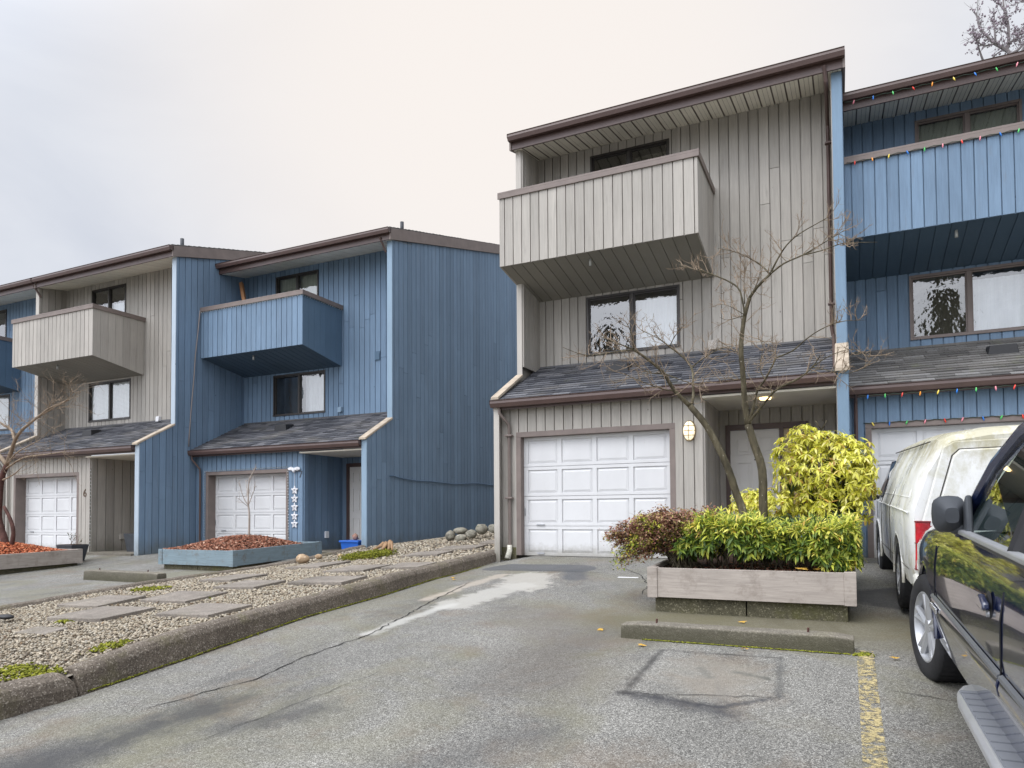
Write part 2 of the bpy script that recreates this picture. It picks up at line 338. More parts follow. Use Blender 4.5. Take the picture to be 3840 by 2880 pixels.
def grid(xs,ys,fz):
    mb=MB(); nx=len(xs); mb.v=[(x,y,fz(x,y)) for y in ys for x in xs]
    for j in range(len(ys)-1):
        for i in range(nx-1):
            a=j*nx+i; mb.f.append((a,a+1,a+1+nx,a+nx)); mb.m.append(0)
    return mb
xs=[-400,-150,-60,-40]+list(np.arange(-30,-9.5,.8))+[-9.3,-8,-6.8,-5.32,-5.2,-5.0,-4.7]+list(np.arange(-4.2,6,.6))+[8,12,20,40,150,400]
ys=[-400,-100,-40,-20,-10,-5]+list(np.arange(-2,14,.35))+[16,20,30,60,150,400]
t=Mt('wet_worn_asphalt',.78,0,.35)
v=t.vor(185,out='Color'); sp=t.n('ShaderNodeSeparateColor'); t.L.new(v,sp.inputs[0])
c=t.ramp(sp.outputs[0],[(0,(.055,.053,.05)),(.35,(.145,.14,.127)),(.75,(.225,.218,.197)),(1,(.38,.37,.34))])
v2=t.vor(70,out='Color'); sp2=t.n('ShaderNodeSeparateColor'); t.L.new(v2,sp2.inputs[0])
c=t.scale(c,t.rng(sp2.outputs[1],0,1,.8,1.2))
c=t.scale(c,t.rng(t.noise(.55,(1.6,.7,1),5,.6,.4),.3,.7,.80,1.22))
# greenish / rusty algae tint in wide patches
c=t.mix(t.rng(t.noise(.8,(1,1,1),5,.6,.8,(3,1,0)),.46,.66,0,.55),c,(.165,.155,.095))
c=t.mix(t.rng(t.noise(1.5,(1,1,1),6,.65,.4,(9,4,0)),.52,.68,0,.42),c,(.165,.12,.08))
c=t.mix(t.rng(t.noise(1.1,(1.8,.6,1),7,.7,.5,(5,7,0)),.55,.68,0,.5),c,(.075,.073,.072))
# dark tyre / oil bands running with the drive
sx=t.n('ShaderNodeSeparateXYZ'); t.L.new(t.tc.outputs['Object'],sx.inputs[0])
def band(ax,ay,bx,by,wd,soft,st,colr,nsc=2.2,namp=.5,n0=.5):
    # distance to segment (in plan) perturbed by noise
    global c
    L2=(bx-ax)**2+(by-ay)**2
    dx=t.math('SUBTRACT',sx.outputs[0],ax); dy=t.math('SUBTRACT',sx.outputs[1],ay)
    h=t.math('DIVIDE',t.math('ADD',t.math('MULTIPLY',dx,bx-ax),t.math('MULTIPLY',dy,by-ay)),L2)
    q=t.n('ShaderNodeClamp'); t.L.new(h,q.inputs[0]); h=q.outputs[0]
    ex=t.math('SUBTRACT',dx,t.math('MULTIPLY',h,bx-ax)); ey=t.math('SUBTRACT',dy,t.math('MULTIPLY',h,by-ay))
    d=t.math('SQRT',t.math('ADD',t.math('MULTIPLY',ex,ex),t.math('MULTIPLY',ey,ey)))
    d=t.math('ADD',d,t.math('MULTIPLY',t.math('SUBTRACT',t.noise(nsc,detail=6,rough=.7),.5),namp))
    f=t.rng(d,wd,wd+soft,st,0)
    c=t.mix(f,c,colr)
band(-4.25,2.3,-4.0,3.6,.02,.30,.8,(.045,.045,.047),3.4,.8)
band(-3.6,3.3,-3.2,3.8,.02,.2,.6,(.05,.05,.052),3.4,.6)
band(-2.4,2.6,-1.7,3.9,.02,.35,.4,(.06,.06,.06),3.4,.8)
band(-2.3,4.6,-1.9,6.6,.05,.5,.35,(.08,.075,.07),2.4,.8)
band(-4.9,1.2,-4.2,2.4,.1,.4,.7,(.05,.05,.052),2.4,.9)
band(-1.40,4.67,-.75,4.60,.0,.07,.95,(.035,.035,.038),9,.22)
band(-1.25,4.62,-.70,4.52,.0,.12,.7,(.045,.045,.05),12,.35)
band(-.75,4.60,-.42,4.88,.0,.05,.8,(.05,.05,.055),12,.2)
band(-1.37,5.68,-1.39,4.67,.0,.05,.85,(.05,.048,.046),12,.14)
band(-.42,4.9,-.47,5.7,.0,.04,.6,(.06,.06,.06),12,.14)
band(-1.37,5.70,-.47,5.73,.0,.03,.5,(.07,.065,.06),12,.12)
band(-.72,5.30,-.52,5.22,.0,.05,.9,(.04,.045,.04),12,.16)
band(-1.0,5.32,-.9,5.15,.0,.05,.7,(.05,.055,.05),12,.16)
band(-.92,5.2,-.88,5.1,.25,.2,.35,(.30,.28,.24),3,.5)
band(-3.0,6.9,-1.9,4.9,.1,.6,.35,(.11,.09,.07),1.4,1.0)
# dark repair patch before the garage, pale run-off stain
band(-4.75,9.6,-3.55,9.7,.26,.03,.8,(.075,.078,.085),3,.15)
band(-3.5,9.5,-3.35,9.0,.1,.12,.75,(.075,.078,.085),3,.3)
band(-4.0,8.95,-3.75,8.3,.27,.12,.8,(.38,.36,.32),6,.75)
band(-3.85,8.3,-4.06,6.9,.17,.11,.8,(.40,.385,.35),6,.6)
band(-4.08,7.0,-4.12,5.5,.02,.09,.65,(.46,.45,.42),5,.28)
band(-4.45,9.0,-4.55,7.2,.04,.08,.7,(.40,.35,.29),4,.4)
band(-1.6,6.9,1.4,7.2,.35,.8,.65,(.115,.10,.05),1.6,.9)
band(.55,8.7,1.6,8.7,.5,.1,.75,(.055,.055,.06),3,.3)
t.col(c); t.b.inputs['Roughness'].default_value=.8
t.bump(t.vor(150),.5,.004)
t.L.new(t.rng(t.noise(.9,detail=4),.35,.65,.55,.88),t.b.inputs['Roughness'])
M_['asphalt']=t.m
tag(grid(xs,ys,H).build('asphalt_road',M_['asphalt'],smooth=True),kind='structure')
# cracks laid a few mm above the road
mb=MB()
def crack(pts,wd):
    P=[]
    for (x0,y0),(x1,y1) in zip(pts,pts[1:]):
        n=max(2,int(math.hypot(x1-x0,y1-y0)/.07))
        for i in range(n): P.append((x0+(x1-x0)*i/n+random.gauss(0,.010),y0+(y1-y0)*i/n+random.gauss(0,.010)))
    P.append(pts[-1])
    for i in range(len(P)-1):
        (x0,y0),(x1,y1)=P[i],P[i+1]; l=math.hypot(x1-x0,y1-y0)+1e-9; nx,ny=-(y1-y0)/l,(x1-x0)/l
        a=wd*(.35+.65*abs(math.sin(i*.7)))*.5*min(1,i/5+.2,(len(P)-i)/5+.1); b=wd*(.35+.65*abs(math.sin(i*.7+.7)))*.5*min(1,(i+1)/5+.2,(len(P)-i-1)/5+.1)
        q=[(x0+nx*a,y0+ny*a),(x0-nx*a,y0-ny*a),(x1-nx*b,y1-ny*b),(x1+nx*b,y1+ny*b)]
        mb.add([(x,y,H(x,y)+.005) for x,y in q],[(0,1,2,3)])
crack([(-4.45,3.35),(-4.29,3.83),(-4.17,4.12),(-4.21,4.68),(-4.09,5.52),(-4.19,6.12),(-4.42,7.1),(-4.6,8.34)],.015)
crack([(-4.35,4.6),(-4.3,5.2)],.006); crack([(-3.6,3.0),(-3.4,4.2),(-3.3,4.6)],.005)
crack([(-3.0,9.9),(-2.6,9.5),(-2.3,8.9),(-2.2,8.2)],.014); crack([(-1.35,5.66),(-.46,5.72)],.006); crack([(-1.39,4.66),(-.4,4.88)],.008)
crack([(.2,5.2),(.6,5.1)],.012); crack([(-4.9,9.35),(-3.0,9.45)],.010)
tag(mb.build('road_cracks',plain('crack_tar',(.03,.03,.03),.9,0,.1)),kind='structure')
# yellow line (worn)
t=Mt('worn_yellow_paint',.8,0,.2); 
c=t.mix(t.rng(t.noise(26,detail=5,rough=.7),.40,.54,0,1),(.20,.18,.135),(.50,.41,.21)); v=t.vor(120,out='Color'); sp=t.n('ShaderNodeSeparateColor'); t.L.new(v,sp.inputs[0]); c=t.scale(c,t.rng(sp.outputs[0],0,1,.6,1.3)); t.col(c)
al=t.rng(t.noise(13,detail=8,rough=.8),.44,.53,0,.85); t.L.new(al,t.b.inputs['Alpha']); M_['yline']=t.m
mb=grid([.05,.08,.11,.14,.165],list(np.arange(.3,6.15,.2)),lambda x,y:H(x,y)+.004)
tag(mb.build('parking_line',M_['yline']),kind='structure')
mb=MB(); mb.add([(x,y,H(x,y)+.004) for x,y in [(-2.80,9.18),(-2.53,9.22),(-2.53,9.27),(-2.80,9.24)]],[(0,1,2,3)]); tag(mb.build('white_paint_mark',plain('white_mark',(.7,.7,.7),.6)),kind='structure')

# gravel strip
SLABS=[(-8.56,-7.79,5.32,5.95),(-7.66,-6.80,4.66,5.30),(-7.6,-6.79,5.68,6.28),(-6.45,-5.66,5.0,5.57),(-8.46,-7.80,7.27,7.95),(-7.42,-6.70,6.62,7.15),(-6.48,-5.62,6.95,7.48),(-8.26,-7.58,8.80,9.6),(-6.9,-6.2,8.12,8.8),(-6.06,-5.42,8.36,8.9),(-6.95,-6.25,10.2,10.75),(-6.75,-5.9,10.95,11.4),(-6.2,-5.42,11.6,12.0),(-7.3,-6.85,4.14,4.36)]
def edge_x(y):   # front end of the strip is rounded
    return (-9.2,-5.36)
mb=grid([-9.24,-8.5,-7.5,-6.5,-5.8,-5.32],[2.4,2.8,3.0]+list(np.arange(3.3,20,.35)),lambda x,y:SG(x,y)-.05)
tb=Mt('gravel_bed',.9,0,.2); v=tb.vor(38,out='Color'); sp=tb.n('ShaderNodeSeparateColor'); tb.L.new(v,sp.inputs[0]); tb.col(tb.ramp(sp.outputs[0],[(0,(.07,.06,.05)),(.5,(.2,.175,.14)),(1,(.38,.34,.28))])); tb.bump(tb.vor(38),1,.02)
tag(mb.build('gravel_bed',tb.m,smooth=True),kind='structure')
def icosa():
    bm=bmesh.new(); bmesh.ops.create_icosphere(bm,subdivisions=1,radius=1); bm.verts.ensure_lookup_table()
    v=np.array([q.co[:] for q in bm.verts]); f=np.array([[x.index for x in q.verts] for q in bm.faces]); bm.free(); return v,f
IV,IF=icosa()
def scatter(name,P,Sz,mat,flat=.65,smooth=True,shape=None,parent=None):
    V0,F0=(IV,IF) if shape is None else shape
    n=len(P); k=len(V0); off=np.array(wloc(parent)) if parent else np.zeros(3)
    ang=RNG.uniform(0,6.283,n); tx=RNG.normal(0,.35,n); ty=RNG.normal(0,.35,n)
    sc=Sz[:,None]*np.stack([RNG.uniform(.8,1.3,n),RNG.uniform(.6,1.,n),RNG.uniform(flat*.7,flat*1.2,n)],1)
    V=V0[None]*sc[:,None,:]*(1+RNG.uniform(-.12,.12,(n,k,1)))
    x,y,z=V[...,0],V[...,1],V[...,2]
    c,s=np.cos(tx)[:,None],np.sin(tx)[:,None]; y,z=y*c-z*s,y*s+z*c
    c,s=np.cos(ty)[:,None],np.sin(ty)[:,None]; x,z=x*c+z*s,-x*s+z*c
    c,s=np.cos(ang)[:,None],np.sin(ang)[:,None]; x,y=x*c-y*s,x*s+y*c
    V=np.stack([x,y,z],-1)+P[:,None,:]-off
    Fc=(F0[None]+(np.arange(n)*k)[:,None,None]).reshape(-1,F0.shape[1])
    me=bpy.data.meshes.new(name); me.vertices.add(n*k); me.vertices.foreach_set('co',V.astype(np.float32).ravel())
    nf=len(Fc); q=F0.shape[1]; me.loops.add(nf*q); me.loops.foreach_set('vertex_index',Fc.astype(np.int32).ravel())
    me.polygons.add(nf); me.polygons.foreach_set('loop_start',np.arange(0,nf*q,q,dtype=np.int32)); 
    me.polygons.foreach_set('use_smooth',np.full(nf,smooth)); me.update(calc_edges=True); me.materials.append(mat)
    o=bpy.data.objects.new(name,me); COL.objects.link(o)
    if parent: o.parent=parent
    return o
CUBEV=np.array([(x,y,z) for z in(-1,1) for y in(-1,1) for x in(-1,1)],float)*.7; CUBEF=np.array([(0,2,3,1),(4,5,7,6),(0,1,5,4),(2,6,7,3),(0,4,6,2),(1,3,7,5)])
pts=[]; szs=[]
zl=lambda y:np.interp(y,[p[0] for p in ZL],[p[1] for p in ZL]); zr=lambda y:np.interp(y,[p[0] for p in ZR],[p[1] for p in ZR])
def addpeb(n,y0,y1,s0,s1):
    X=RNG.uniform(-9.2,-5.36,n); Y=RNG.uniform(y0,y1,n); ok=np.ones(n,bool)
    for a,b,c_,d_ in SLABS: ok&=~((X>a+.03)&(X<b-.03)&(Y>c_+.03)&(Y<d_-.03))
    X,Y=X[ok],Y[ok]; tt=(X+9.28)/3.99; Z=zl(Y)*(1-tt)+zr(Y)*tt-.045+RNG.uniform(0,.022,len(X))
    pts.append(np.stack([X,Y,Z],1)); szs.append(RNG.uniform(s0,s1,len(X)))
addpeb(31000,2.5,6.3,.009,.018); addpeb(20000,6.3,10,.011,.021); addpeb(9000,10,17,.015,.03)
tag(scatter('gravel',np.concatenate(pts),np.concatenate(szs),M_['pebble']),'beige and grey pebbles filling the strip between the two kerbs','gravel',kind='stuff')
n_=900; X=RNG.uniform(-9.1,-5.45,n_); Y=RNG.uniform(3.3,12,n_); tt=(X+9.28)/3.99; Z=zl(Y)*(1-tt)+zr(Y)*tt-.012
tag(scatter('leaf_litter',np.stack([X,Y,Z],1),RNG.uniform(.006,.018,n_),isl('brown_litter',[(0,(.06,.04,.025)),(.6,(.16,.11,.07)),(1,(.30,.22,.14))],.9,.1),.2,False,(CUBEV,CUBEF)),'brown leaf and bark litter strewn over the gravel and pavers','litter',kind='stuff')
for i,(a,b,c_,d_) in enumerate(SLABS):
    lab=['concrete paver nearest the left edge, behind its neighbour','concrete paver in the front row, left one','concrete paver just behind the two front pavers','concrete paver in the front row, beside the right kerb','paver touching the blue planter side of the strip','paver in the middle of the strip, half buried','large paver halfway up the strip beside the right kerb','paver beside the tan rock','paver in the centre behind the large one','paver hugging the right kerb halfway up','paver near the blue wall, left of the top three','narrow paver near the top of the strip','topmost paver beside the grey house corner','small half buried paver fragment among the near pebbles'][i]
    cx,cy=(a+b)/2,(c_+d_)/2; z=SG(cx,cy)
    sx_=(SG(b,cy)-SG(a,cy)); sy_=(SG(cx,d_)-SG(cx,c_)); th=.035; e0=.008 if i!=13 else -.012
    q=[(a,c_,z-sx_/2-sy_/2),(b,c_,z+sx_/2-sy_/2),(b,d_,z+sx_/2+sy_/2),(a,d_,z-sx_/2+sy_/2)]
    q=[(x+random.uniform(-.02,.02),y+random.uniform(-.02,.02),zz+random.uniform(-.006,.006)) for x,y,zz in q]
    o=MB().hexa([(x,y,zz-th) for x,y,zz in q]+[(x,y,zz+e0) for x,y,zz in q]).build('paving_slab',M_['concrete'],bevel=.006)
    tag(o,lab,'paving slab','concrete pavers laid in the gravel')
# kerbs
def kerb(name,path,wd,hfun,gfun,label,round_=.05,mat='kerb'):
    mb=MB(); n=len(path); k=None
    for i,(x,y) in enumerate(path):
        x0,y0=path[max(i-1,0)]; x1,y1=path[min(i+1,n-1)]; l=math.hypot(x1-x0,y1-y0); nx,ny=(y1-y0)/l,-(x1-x0)/l
        jt=random.uniform(-.006,.006)
        h=hfun(x,y)+jt; g=gfun(x,y)-.12
        prof=[(-wd/2,g),(-wd/2,h-round_*1.2),(-wd/2+round_*.35,h-round_*.35),(-wd/2+round_*1.2,h),(wd/2-round_*1.2,h),(wd/2-round_*.35,h-round_*.35),(wd/2+.012,h-round_*1.2),(wd/2+.03,g)]
        k=len(prof); mb.v+=[(x+nx*a,y+ny*a,z) for a,z in prof]
    for i in range(n-1):
        for j in range(k-1): a=i*k+j; mb.f.append((a,a+1,a+1+k,a+k)); mb.m.append(0)
    mb.f.append(tuple(range(k))); mb.f.append(tuple(range((n-1)*k,n*k))[::-1]); mb.m+=[0,0]
    return tag(mb.build(name,M_[mat],smooth=False,bevel=.01),label,'kerb','concrete kerbs edging the gravel strip')
kx=-5.37
hr=lambda x,y: itp(y,ZR)+.0; hl=lambda x,y: itp(y,ZL)+.0
seg=lambda x,a,b:[(x,yy) for yy in np.linspace(a,b,max(3,int((b-a)/.2)))]
kerb('kerb',seg(kx,3.44,8.05),.19,lambda x,y:max(itp(y,ZR),H(x+.3,y)+.15),lambda x,y:H(-5,y),'long rounded aggregate kerb along the driveway, nearest run')
kerb('kerb',seg(kx,8.07,9.35),.19,hr,lambda x,y:H(-5,y),'short kerb piece between two joints before the grey house')
kerb('kerb',seg(kx,9.37,10.62),.19,hr,lambda x,y:H(-5,y),'mossy kerb end meeting the grey house corner')
kerb('kerb',[(-5.37,3.40),(-5.365,3.34),(-5.37,3.2),(-5.385,3.0),(-5.42,2.75),(-5.52,2.45),(-5.75,2.2),(-6.2,2.0)],.30,lambda x,y:-1.17-.012*(3.4-y)-(.05 if y>3.38 else 0),lambda x,y:-1.5,'rounded kerb end stone at the front left corner of the gravel',.09)
kerb('kerb',seg(-9.34,2.6,12.25),.15,lambda x,y:itp(y,ZL)+.01,lambda x,y:H(-9.5,y),'thin far kerb between gravel strip and left driveways',.035)
# moss
def mossline(name,P,label,spread=.03,n=1500,s0=.006,s1=.016,group=None):
    Q=np.array(P,float); idx=RNG.integers(0,len(Q)-1,n); f=RNG.uniform(0,1,n)[:,None]; X=Q[idx]*(1-f)+Q[idx+1]*f
    X[:,:2]+=RNG.normal(0,spread,(n,2))*np.abs(np.sin(X[:,1:2]*5.3)+.25*np.sin(X[:,1:2]*17))
    X[:,2]=[H(a,b)+.004 for a,b in X[:,:2]] if P[0][2]>-50 else X[:,2]
    return tag(scatter(name,X,RNG.uniform(s0,s1,n),M_['moss'],.5),label,'moss',group,kind='stuff')
mossline('moss',[(-5.255,y,0) for y in np.arange(3.5,10.6,.4)],'yellow green moss growing along the foot of the long kerb',.022,3200,.004,.011)
mossline('moss',[(x,5.955,0) for x in np.arange(-1.6,.15,.2)],'moss along the front foot of the wheel stop',.018,900,.004,.009)
mossline('moss',[(.06,5.95,0),(.12,6.0,0)],'moss tuft at the right end of the wheel stop',.04,250)
def mosspatch(cx,cy,rx,ry,n,label,h=.02):
    a=RNG.uniform(0,6.28,n); r=np.sqrt(RNG.uniform(0,1,n)); X=cx+rx*r*np.cos(a)+RNG.normal(0,rx*.15,n); Y=cy+ry*r*np.sin(a)+RNG.normal(0,ry*.15,n)
    P=np.array([(x,y,SG(x,y)-.03+h*random.random()) for x,y in zip(X,Y)]); tag(scatter('moss',P,RNG.uniform(.008,.018,n),M_['moss'],.6),label,'moss','moss patches in the gravel',kind='stuff')
for p in [(-5.75,3.35,.35,.12,500,'moss patch by the kerb joint at lower left'),(-5.65,3.95,.12,.15,220,'small moss patch beside the near kerb'),(-7.3,4.66,.1,.1,160,'moss tuft in front of the left paver'),(-8.6,6.6,.28,.2,450,'moss patch near the far kerb'),(-7.9,10.5,.45,.45,2200,'large bright moss mound by the blue wall'),(-7.1,6.0,.3,.08,250,'moss line behind the pavers')]: mosspatch(*p,h=.09 if p[4]>2000 else .02)
# stones
def rock(c,r,label,mat='rock',group='rocks piled between the houses',seed=0):
    r=tuple(q*.84 for q in r) if mat=='rock' else r
    if mat=='rock' and 'pile' in label or 'house corner' in label or 'middle' in label: c=(c[0]+.17,c[1],c[2]+.05)
    random.seed(seed); o=MB().blob(c,r,2,.10).build('rock',M_[mat],smooth=True); return tag(o,label,'rock',group)
for i,(c,r,lb) in enumerate([((-7.62,12.7,-.50),(.13,.12,.13),'upright brown rock at the left end of the pile'),((-7.40,12.75,-.40),(.20,.14,.09),'dark flat rock lying on top at the left of the pile'),((-7.32,12.6,-.55),(.16,.12,.10),'tan rock in the lower row of the pile'),((-7.08,12.62,-.46),(.15,.12,.11),'beige rock second in the lower row of the pile'),((-6.9,12.72,-.36),(.17,.13,.13),'pale rounded rock in the middle of the pile'),((-6.66,12.75,-.33),(.12,.1,.09),'small pale rock right of the middle'),((-6.55,12.65,-.37),(.17,.13,.10),'pale speckled rock near the house corner'),((-6.28,12.8,-.20),(.20,.15,.17),'large smooth rock against the grey house corner')]): rock(c,r,lb,seed=i+3)
rock((-8.85,9.86,-.79),(.14,.09,.09),'tan rock beside the far kerb','tanrock','loose stones in the gravel',20)
rock((-8.95,10.4,-.78),(.08,.06,.05),'small pale stone beyond the tan rock','tanrock','loose stones in the gravel',21)
rock((-8.6,10.6,-.77),(.07,.05,.04),'smaller stone close to the moss mound','tanrock','loose stones in the gravel',22)
rock((-8.09,4.49,-1.06),(.12,.06,.03),'flat black object lying in the gravel at the left','black','loose stones in the gravel',23)
mb=MB()
for i in range(7): a=random.uniform(0,3.1); mb.tube([(-8.1,11.45,-.72),(-8.1+.15*math.cos(a),11.35,-.60+.08*random.random()),(-8.1+.35*math.cos(a),11.2+random.uniform(-.1,.2),-.68)],[.06,.04,.02],7)
tag(mb.build('tree_stump',plain('stump_wood',(.30,.19,.11),.85,0,.2,.3,10),smooth=True),'weathered tan root stump by the foot of the blue wall','stump')

# ------------------------------------------------------------------ townhouses
TPL=dict(t=.098,d1=.763,t2=.139,de=.90,Ze=4.495,Zs=4.422,db=1.449,Zt=3.225,Zbf=1.949,Zbb=1.693,z1=.58,z2=1.66,zu1=3.05,Zu=4.26,Zj=.442,dl=1.705,Zl=-.406,dg=1.513,Zg=-.926,dr=.143,Zes=-.60,ds=1.707,Zst=-.34)
RX=dict(Xb=3.247,w1=.963,w2=2.657,u1=1.059,u2=2.511,g1=.224,g2=2.874,Xg=3.282)
LX=dict(Xb=3.306,w1=1.045,w2=2.773,u1=1.126,u2=2.544,g1=.321,g2=2.989,Xg=3.403)
SL=.275  # roof slope
def boards(mb,O,U,Nn,ulen,zlo,zhi,holes=(),pitch=.16,th=.030,gap=.013,u0=0.,mi=0,phase=0.):
    gap=.016 if gap==.013 else gap
    """vertical boards on the plane O + u*U, facing Nn; zlo/zhi are functions of u or numbers; holes=(ua,ub,za,zb)"""
    fl=zlo if callable(zlo) else (lambda u:zlo); fh=zhi if callable(zhi) else (lambda u:zhi)
    U=Vector(U); Nn=Vector(Nn); O=Vector(O)
    def piece(a,b,za0,za1,zb0,zb1,d):
        P=lambda u,z,n: O+U*u+Nn*n+Vector((0,0,z))
        f=[P(a,za0,d),P(b,za1,d),P(b,zb1,d),P(a,zb0,d)]
        if d>0 and min(zb0-za0,zb1-za1)>2.6 and random.random()<.8:
            f_=random.uniform(.2,.8); m0=za0+(zb0-za0)*f_; m1=m0; e_=.0035
            if m0>za1 and m0<zb1:
                piece_(a,b,za0,za1,m0-e_,m1-e_,d); piece_(a,b,m0+e_,m1+e_,zb0,zb1,d+random.uniform(-.004,.004)); return
        piece_(a,b,za0,za1,zb0,zb1,d)
    def piece_(a,b,za0,za1,zb0,zb1,d):
        P=lambda u,z,n: O+U*u+Nn*n+Vector((0,0,z))
        f=[P(a,za0,d),P(b,za1,d),P(b,zb1,d),P(a,zb0,d)]
        if d>0:
            g=[P(a,za0,0),P(b,za1,0),P(b,zb1,0),P(a,zb0,0)]
            mb.add(f+g,[(0,1,2,3),(0,4,5,1),(1,5,6,2),(2,6,7,3),(3,7,4,0)],mi)
        else: mb.add(f,[(0,1,2,3)],mi)
    def emit(a,b,d):
        cuts=sorted({a,b}|{x for h in holes for x in h[:2] if a<x<b})
        for p,q in zip(cuts,cuts[1:]):
            mid=(p+q)/2; iv=[(None,None)]
            hs=sorted([h for h in holes if h[0]<mid<h[1]],key=lambda h:h[2])
            lo=None
            for h in hs:
                if lo is None:
                    if h[2]>fl(mid)+.005: piece(p,q,fl(p),fl(q),h[2],h[2],d)
                else: piece(p,q,lo,lo,h[2],h[2],d)
                lo=h[3]
            if lo is None: piece(p,q,fl(p),fl(q),fh(p),fh(q),d)
            elif lo<min(fh(p),fh(q))-.005: piece(p,q,lo,lo,fh(p),fh(q),d)
    u=u0-phase
    while u<ulen-1e-6:
        a=max(u,u0); b=min(u+pitch-gap,ulen)
        if b-a>.01: emit(a,b,th+random.uniform(-.0015,.0015))
        u+=pitch
    emit(u0,ulen,0.0)
def window(root,X0,X1,Z0,Z1,Y,panes,frame='bronze',name='window',fw=.038,deep=.7,recess=.05):
    mb=MB(); yf=Y-.045; yb=Y+.06
    mb.box(X0,X1,yf,yb,Z1-fw,Z1); mb.box(X0,X1,yf-.01,yb,Z0,Z0+fw); mb.box(X0,X0+fw,yf+.002,yb-.002,Z0+fw,Z1-fw); mb.box(X1-fw,X1,yf+.002,yb-.002,Z0+fw,Z1-fw)
    xm=(X0+X1)/2; mb.box(xm-.03,xm+.03,yf+.012,yb-.004,Z0+fw,Z1-fw)
    for a,b in ((X0+fw,xm-.03),(xm+.03,X1-fw)):
        yy=Y+.0; s=.022
        mb.box(a,b,yy-.012,yy+.02,Z1-fw-s,Z1-fw-.001); mb.box(a,b,yy-.012,yy+.02,Z0+fw+.001,Z0+fw+s); mb.box(a,a+s,yy-.010,yy+.018,Z0+fw+s,Z1-fw-s); mb.box(b-s,b,yy-.010,yy+.018,Z0+fw+s,Z1-fw-s)
    win=mb.build(name,M_[frame],root)
    for i,(a,b) in enumerate(((X0+fw,xm-.03),(xm+.03,X1-fw))):
        mb=MB(); mb.add([(a,Y+.012,Z0+fw),(b,Y+.012,Z0+fw),(b,Y+.012,Z1-fw),(a,Y+.012,Z1-fw)],[(0,1,2,3)]); mb.build('pane',M_['glass'],win,fix=False)
        k=panes[i]
        if k:
            mt,top,yy=k; mb=MB(); n=14
            for j in range(n):   # gently pleated sheet, for cloth and for imitated sky reflection
                xa=a+(b-a)*j/n; xb=a+(b-a)*(j+1)/n; da=.012*(j%2); db_=.012*((j+1)%2)
                mb.add([(xa,Y+yy+da,Z0+fw),(xb,Y+yy+db_,Z0+fw),(xb,Y+yy+db_,Z1-fw-top),(xa,Y+yy+da,Z1-fw-top)],[(0,1,2,3)])
            mb.build('curtain' if mt!='blind' else 'blind',M_[mt],win,fix=False)
    mb=MB(); x0,x1,z0,z1=X0+.01,X1-.01,Z0+.01,Z1-.01; y0,y1=Y+.06,Y+deep
    mb.add([(x0,y0,z0),(x1,y0,z0),(x1,y0,z1),(x0,y0,z1),(x0-.3,y1,z0-.3),(x1+.3,y1,z0-.3),(x1+.3,y1,z1+.1),(x0-.3,y1,z1+.1)],[(4,5,6,7),(0,4,7,3),(1,2,6,5),(0,1,5,4),(3,7,6,2)]); mb.build('room_lining',M_['room'],win,fix=False)
    return win
def gutter(mb,x0,x1,Y,Z,mi=0,h=.115,w=.12,ends=True):
    pr=[(Y,Z-h*.75),(Y-w*.25,Z-h),(Y-w*.8,Z-h),(Y-w,Z-h*.45),(Y-w*.95,Z-h*.12),(Y-w*1.05,Z),(Y-w*.95,Z+.006),(Y-w*.86,Z-.01),(Y-w*.8,Z-h*.5),(Y-w*.65,Z-h*.9),(Y-.02,Z-h*.9),(Y-.012,Z),(Y,Z)]
    n=len(pr); v=[(x0,y,z) for y,z in pr]+[(x1,y,z) for y,z in pr]
    f=[(i,(i+1)%n,n+(i+1)%n,n+i) for i in range(n)]
    if ends:
        v+=[(x0-.004,Y,Z-.0),(x0-.004,Y,Z-h),(x0-.004,Y-w,Z-h*.6),(x0-.004,Y-w*1.05,Z),(x1+.004,Y,Z-.0),(x1+.004,Y,Z-h),(x1+.004,Y-w,Z-h*.6),(x1+.004,Y-w*1.05,Z)]
        f+=[(2*n,2*n+1,2*n+2,2*n+3),(2*n+4,2*n+7,2*n+6,2*n+5)]
    mb.add(v,f,mi)
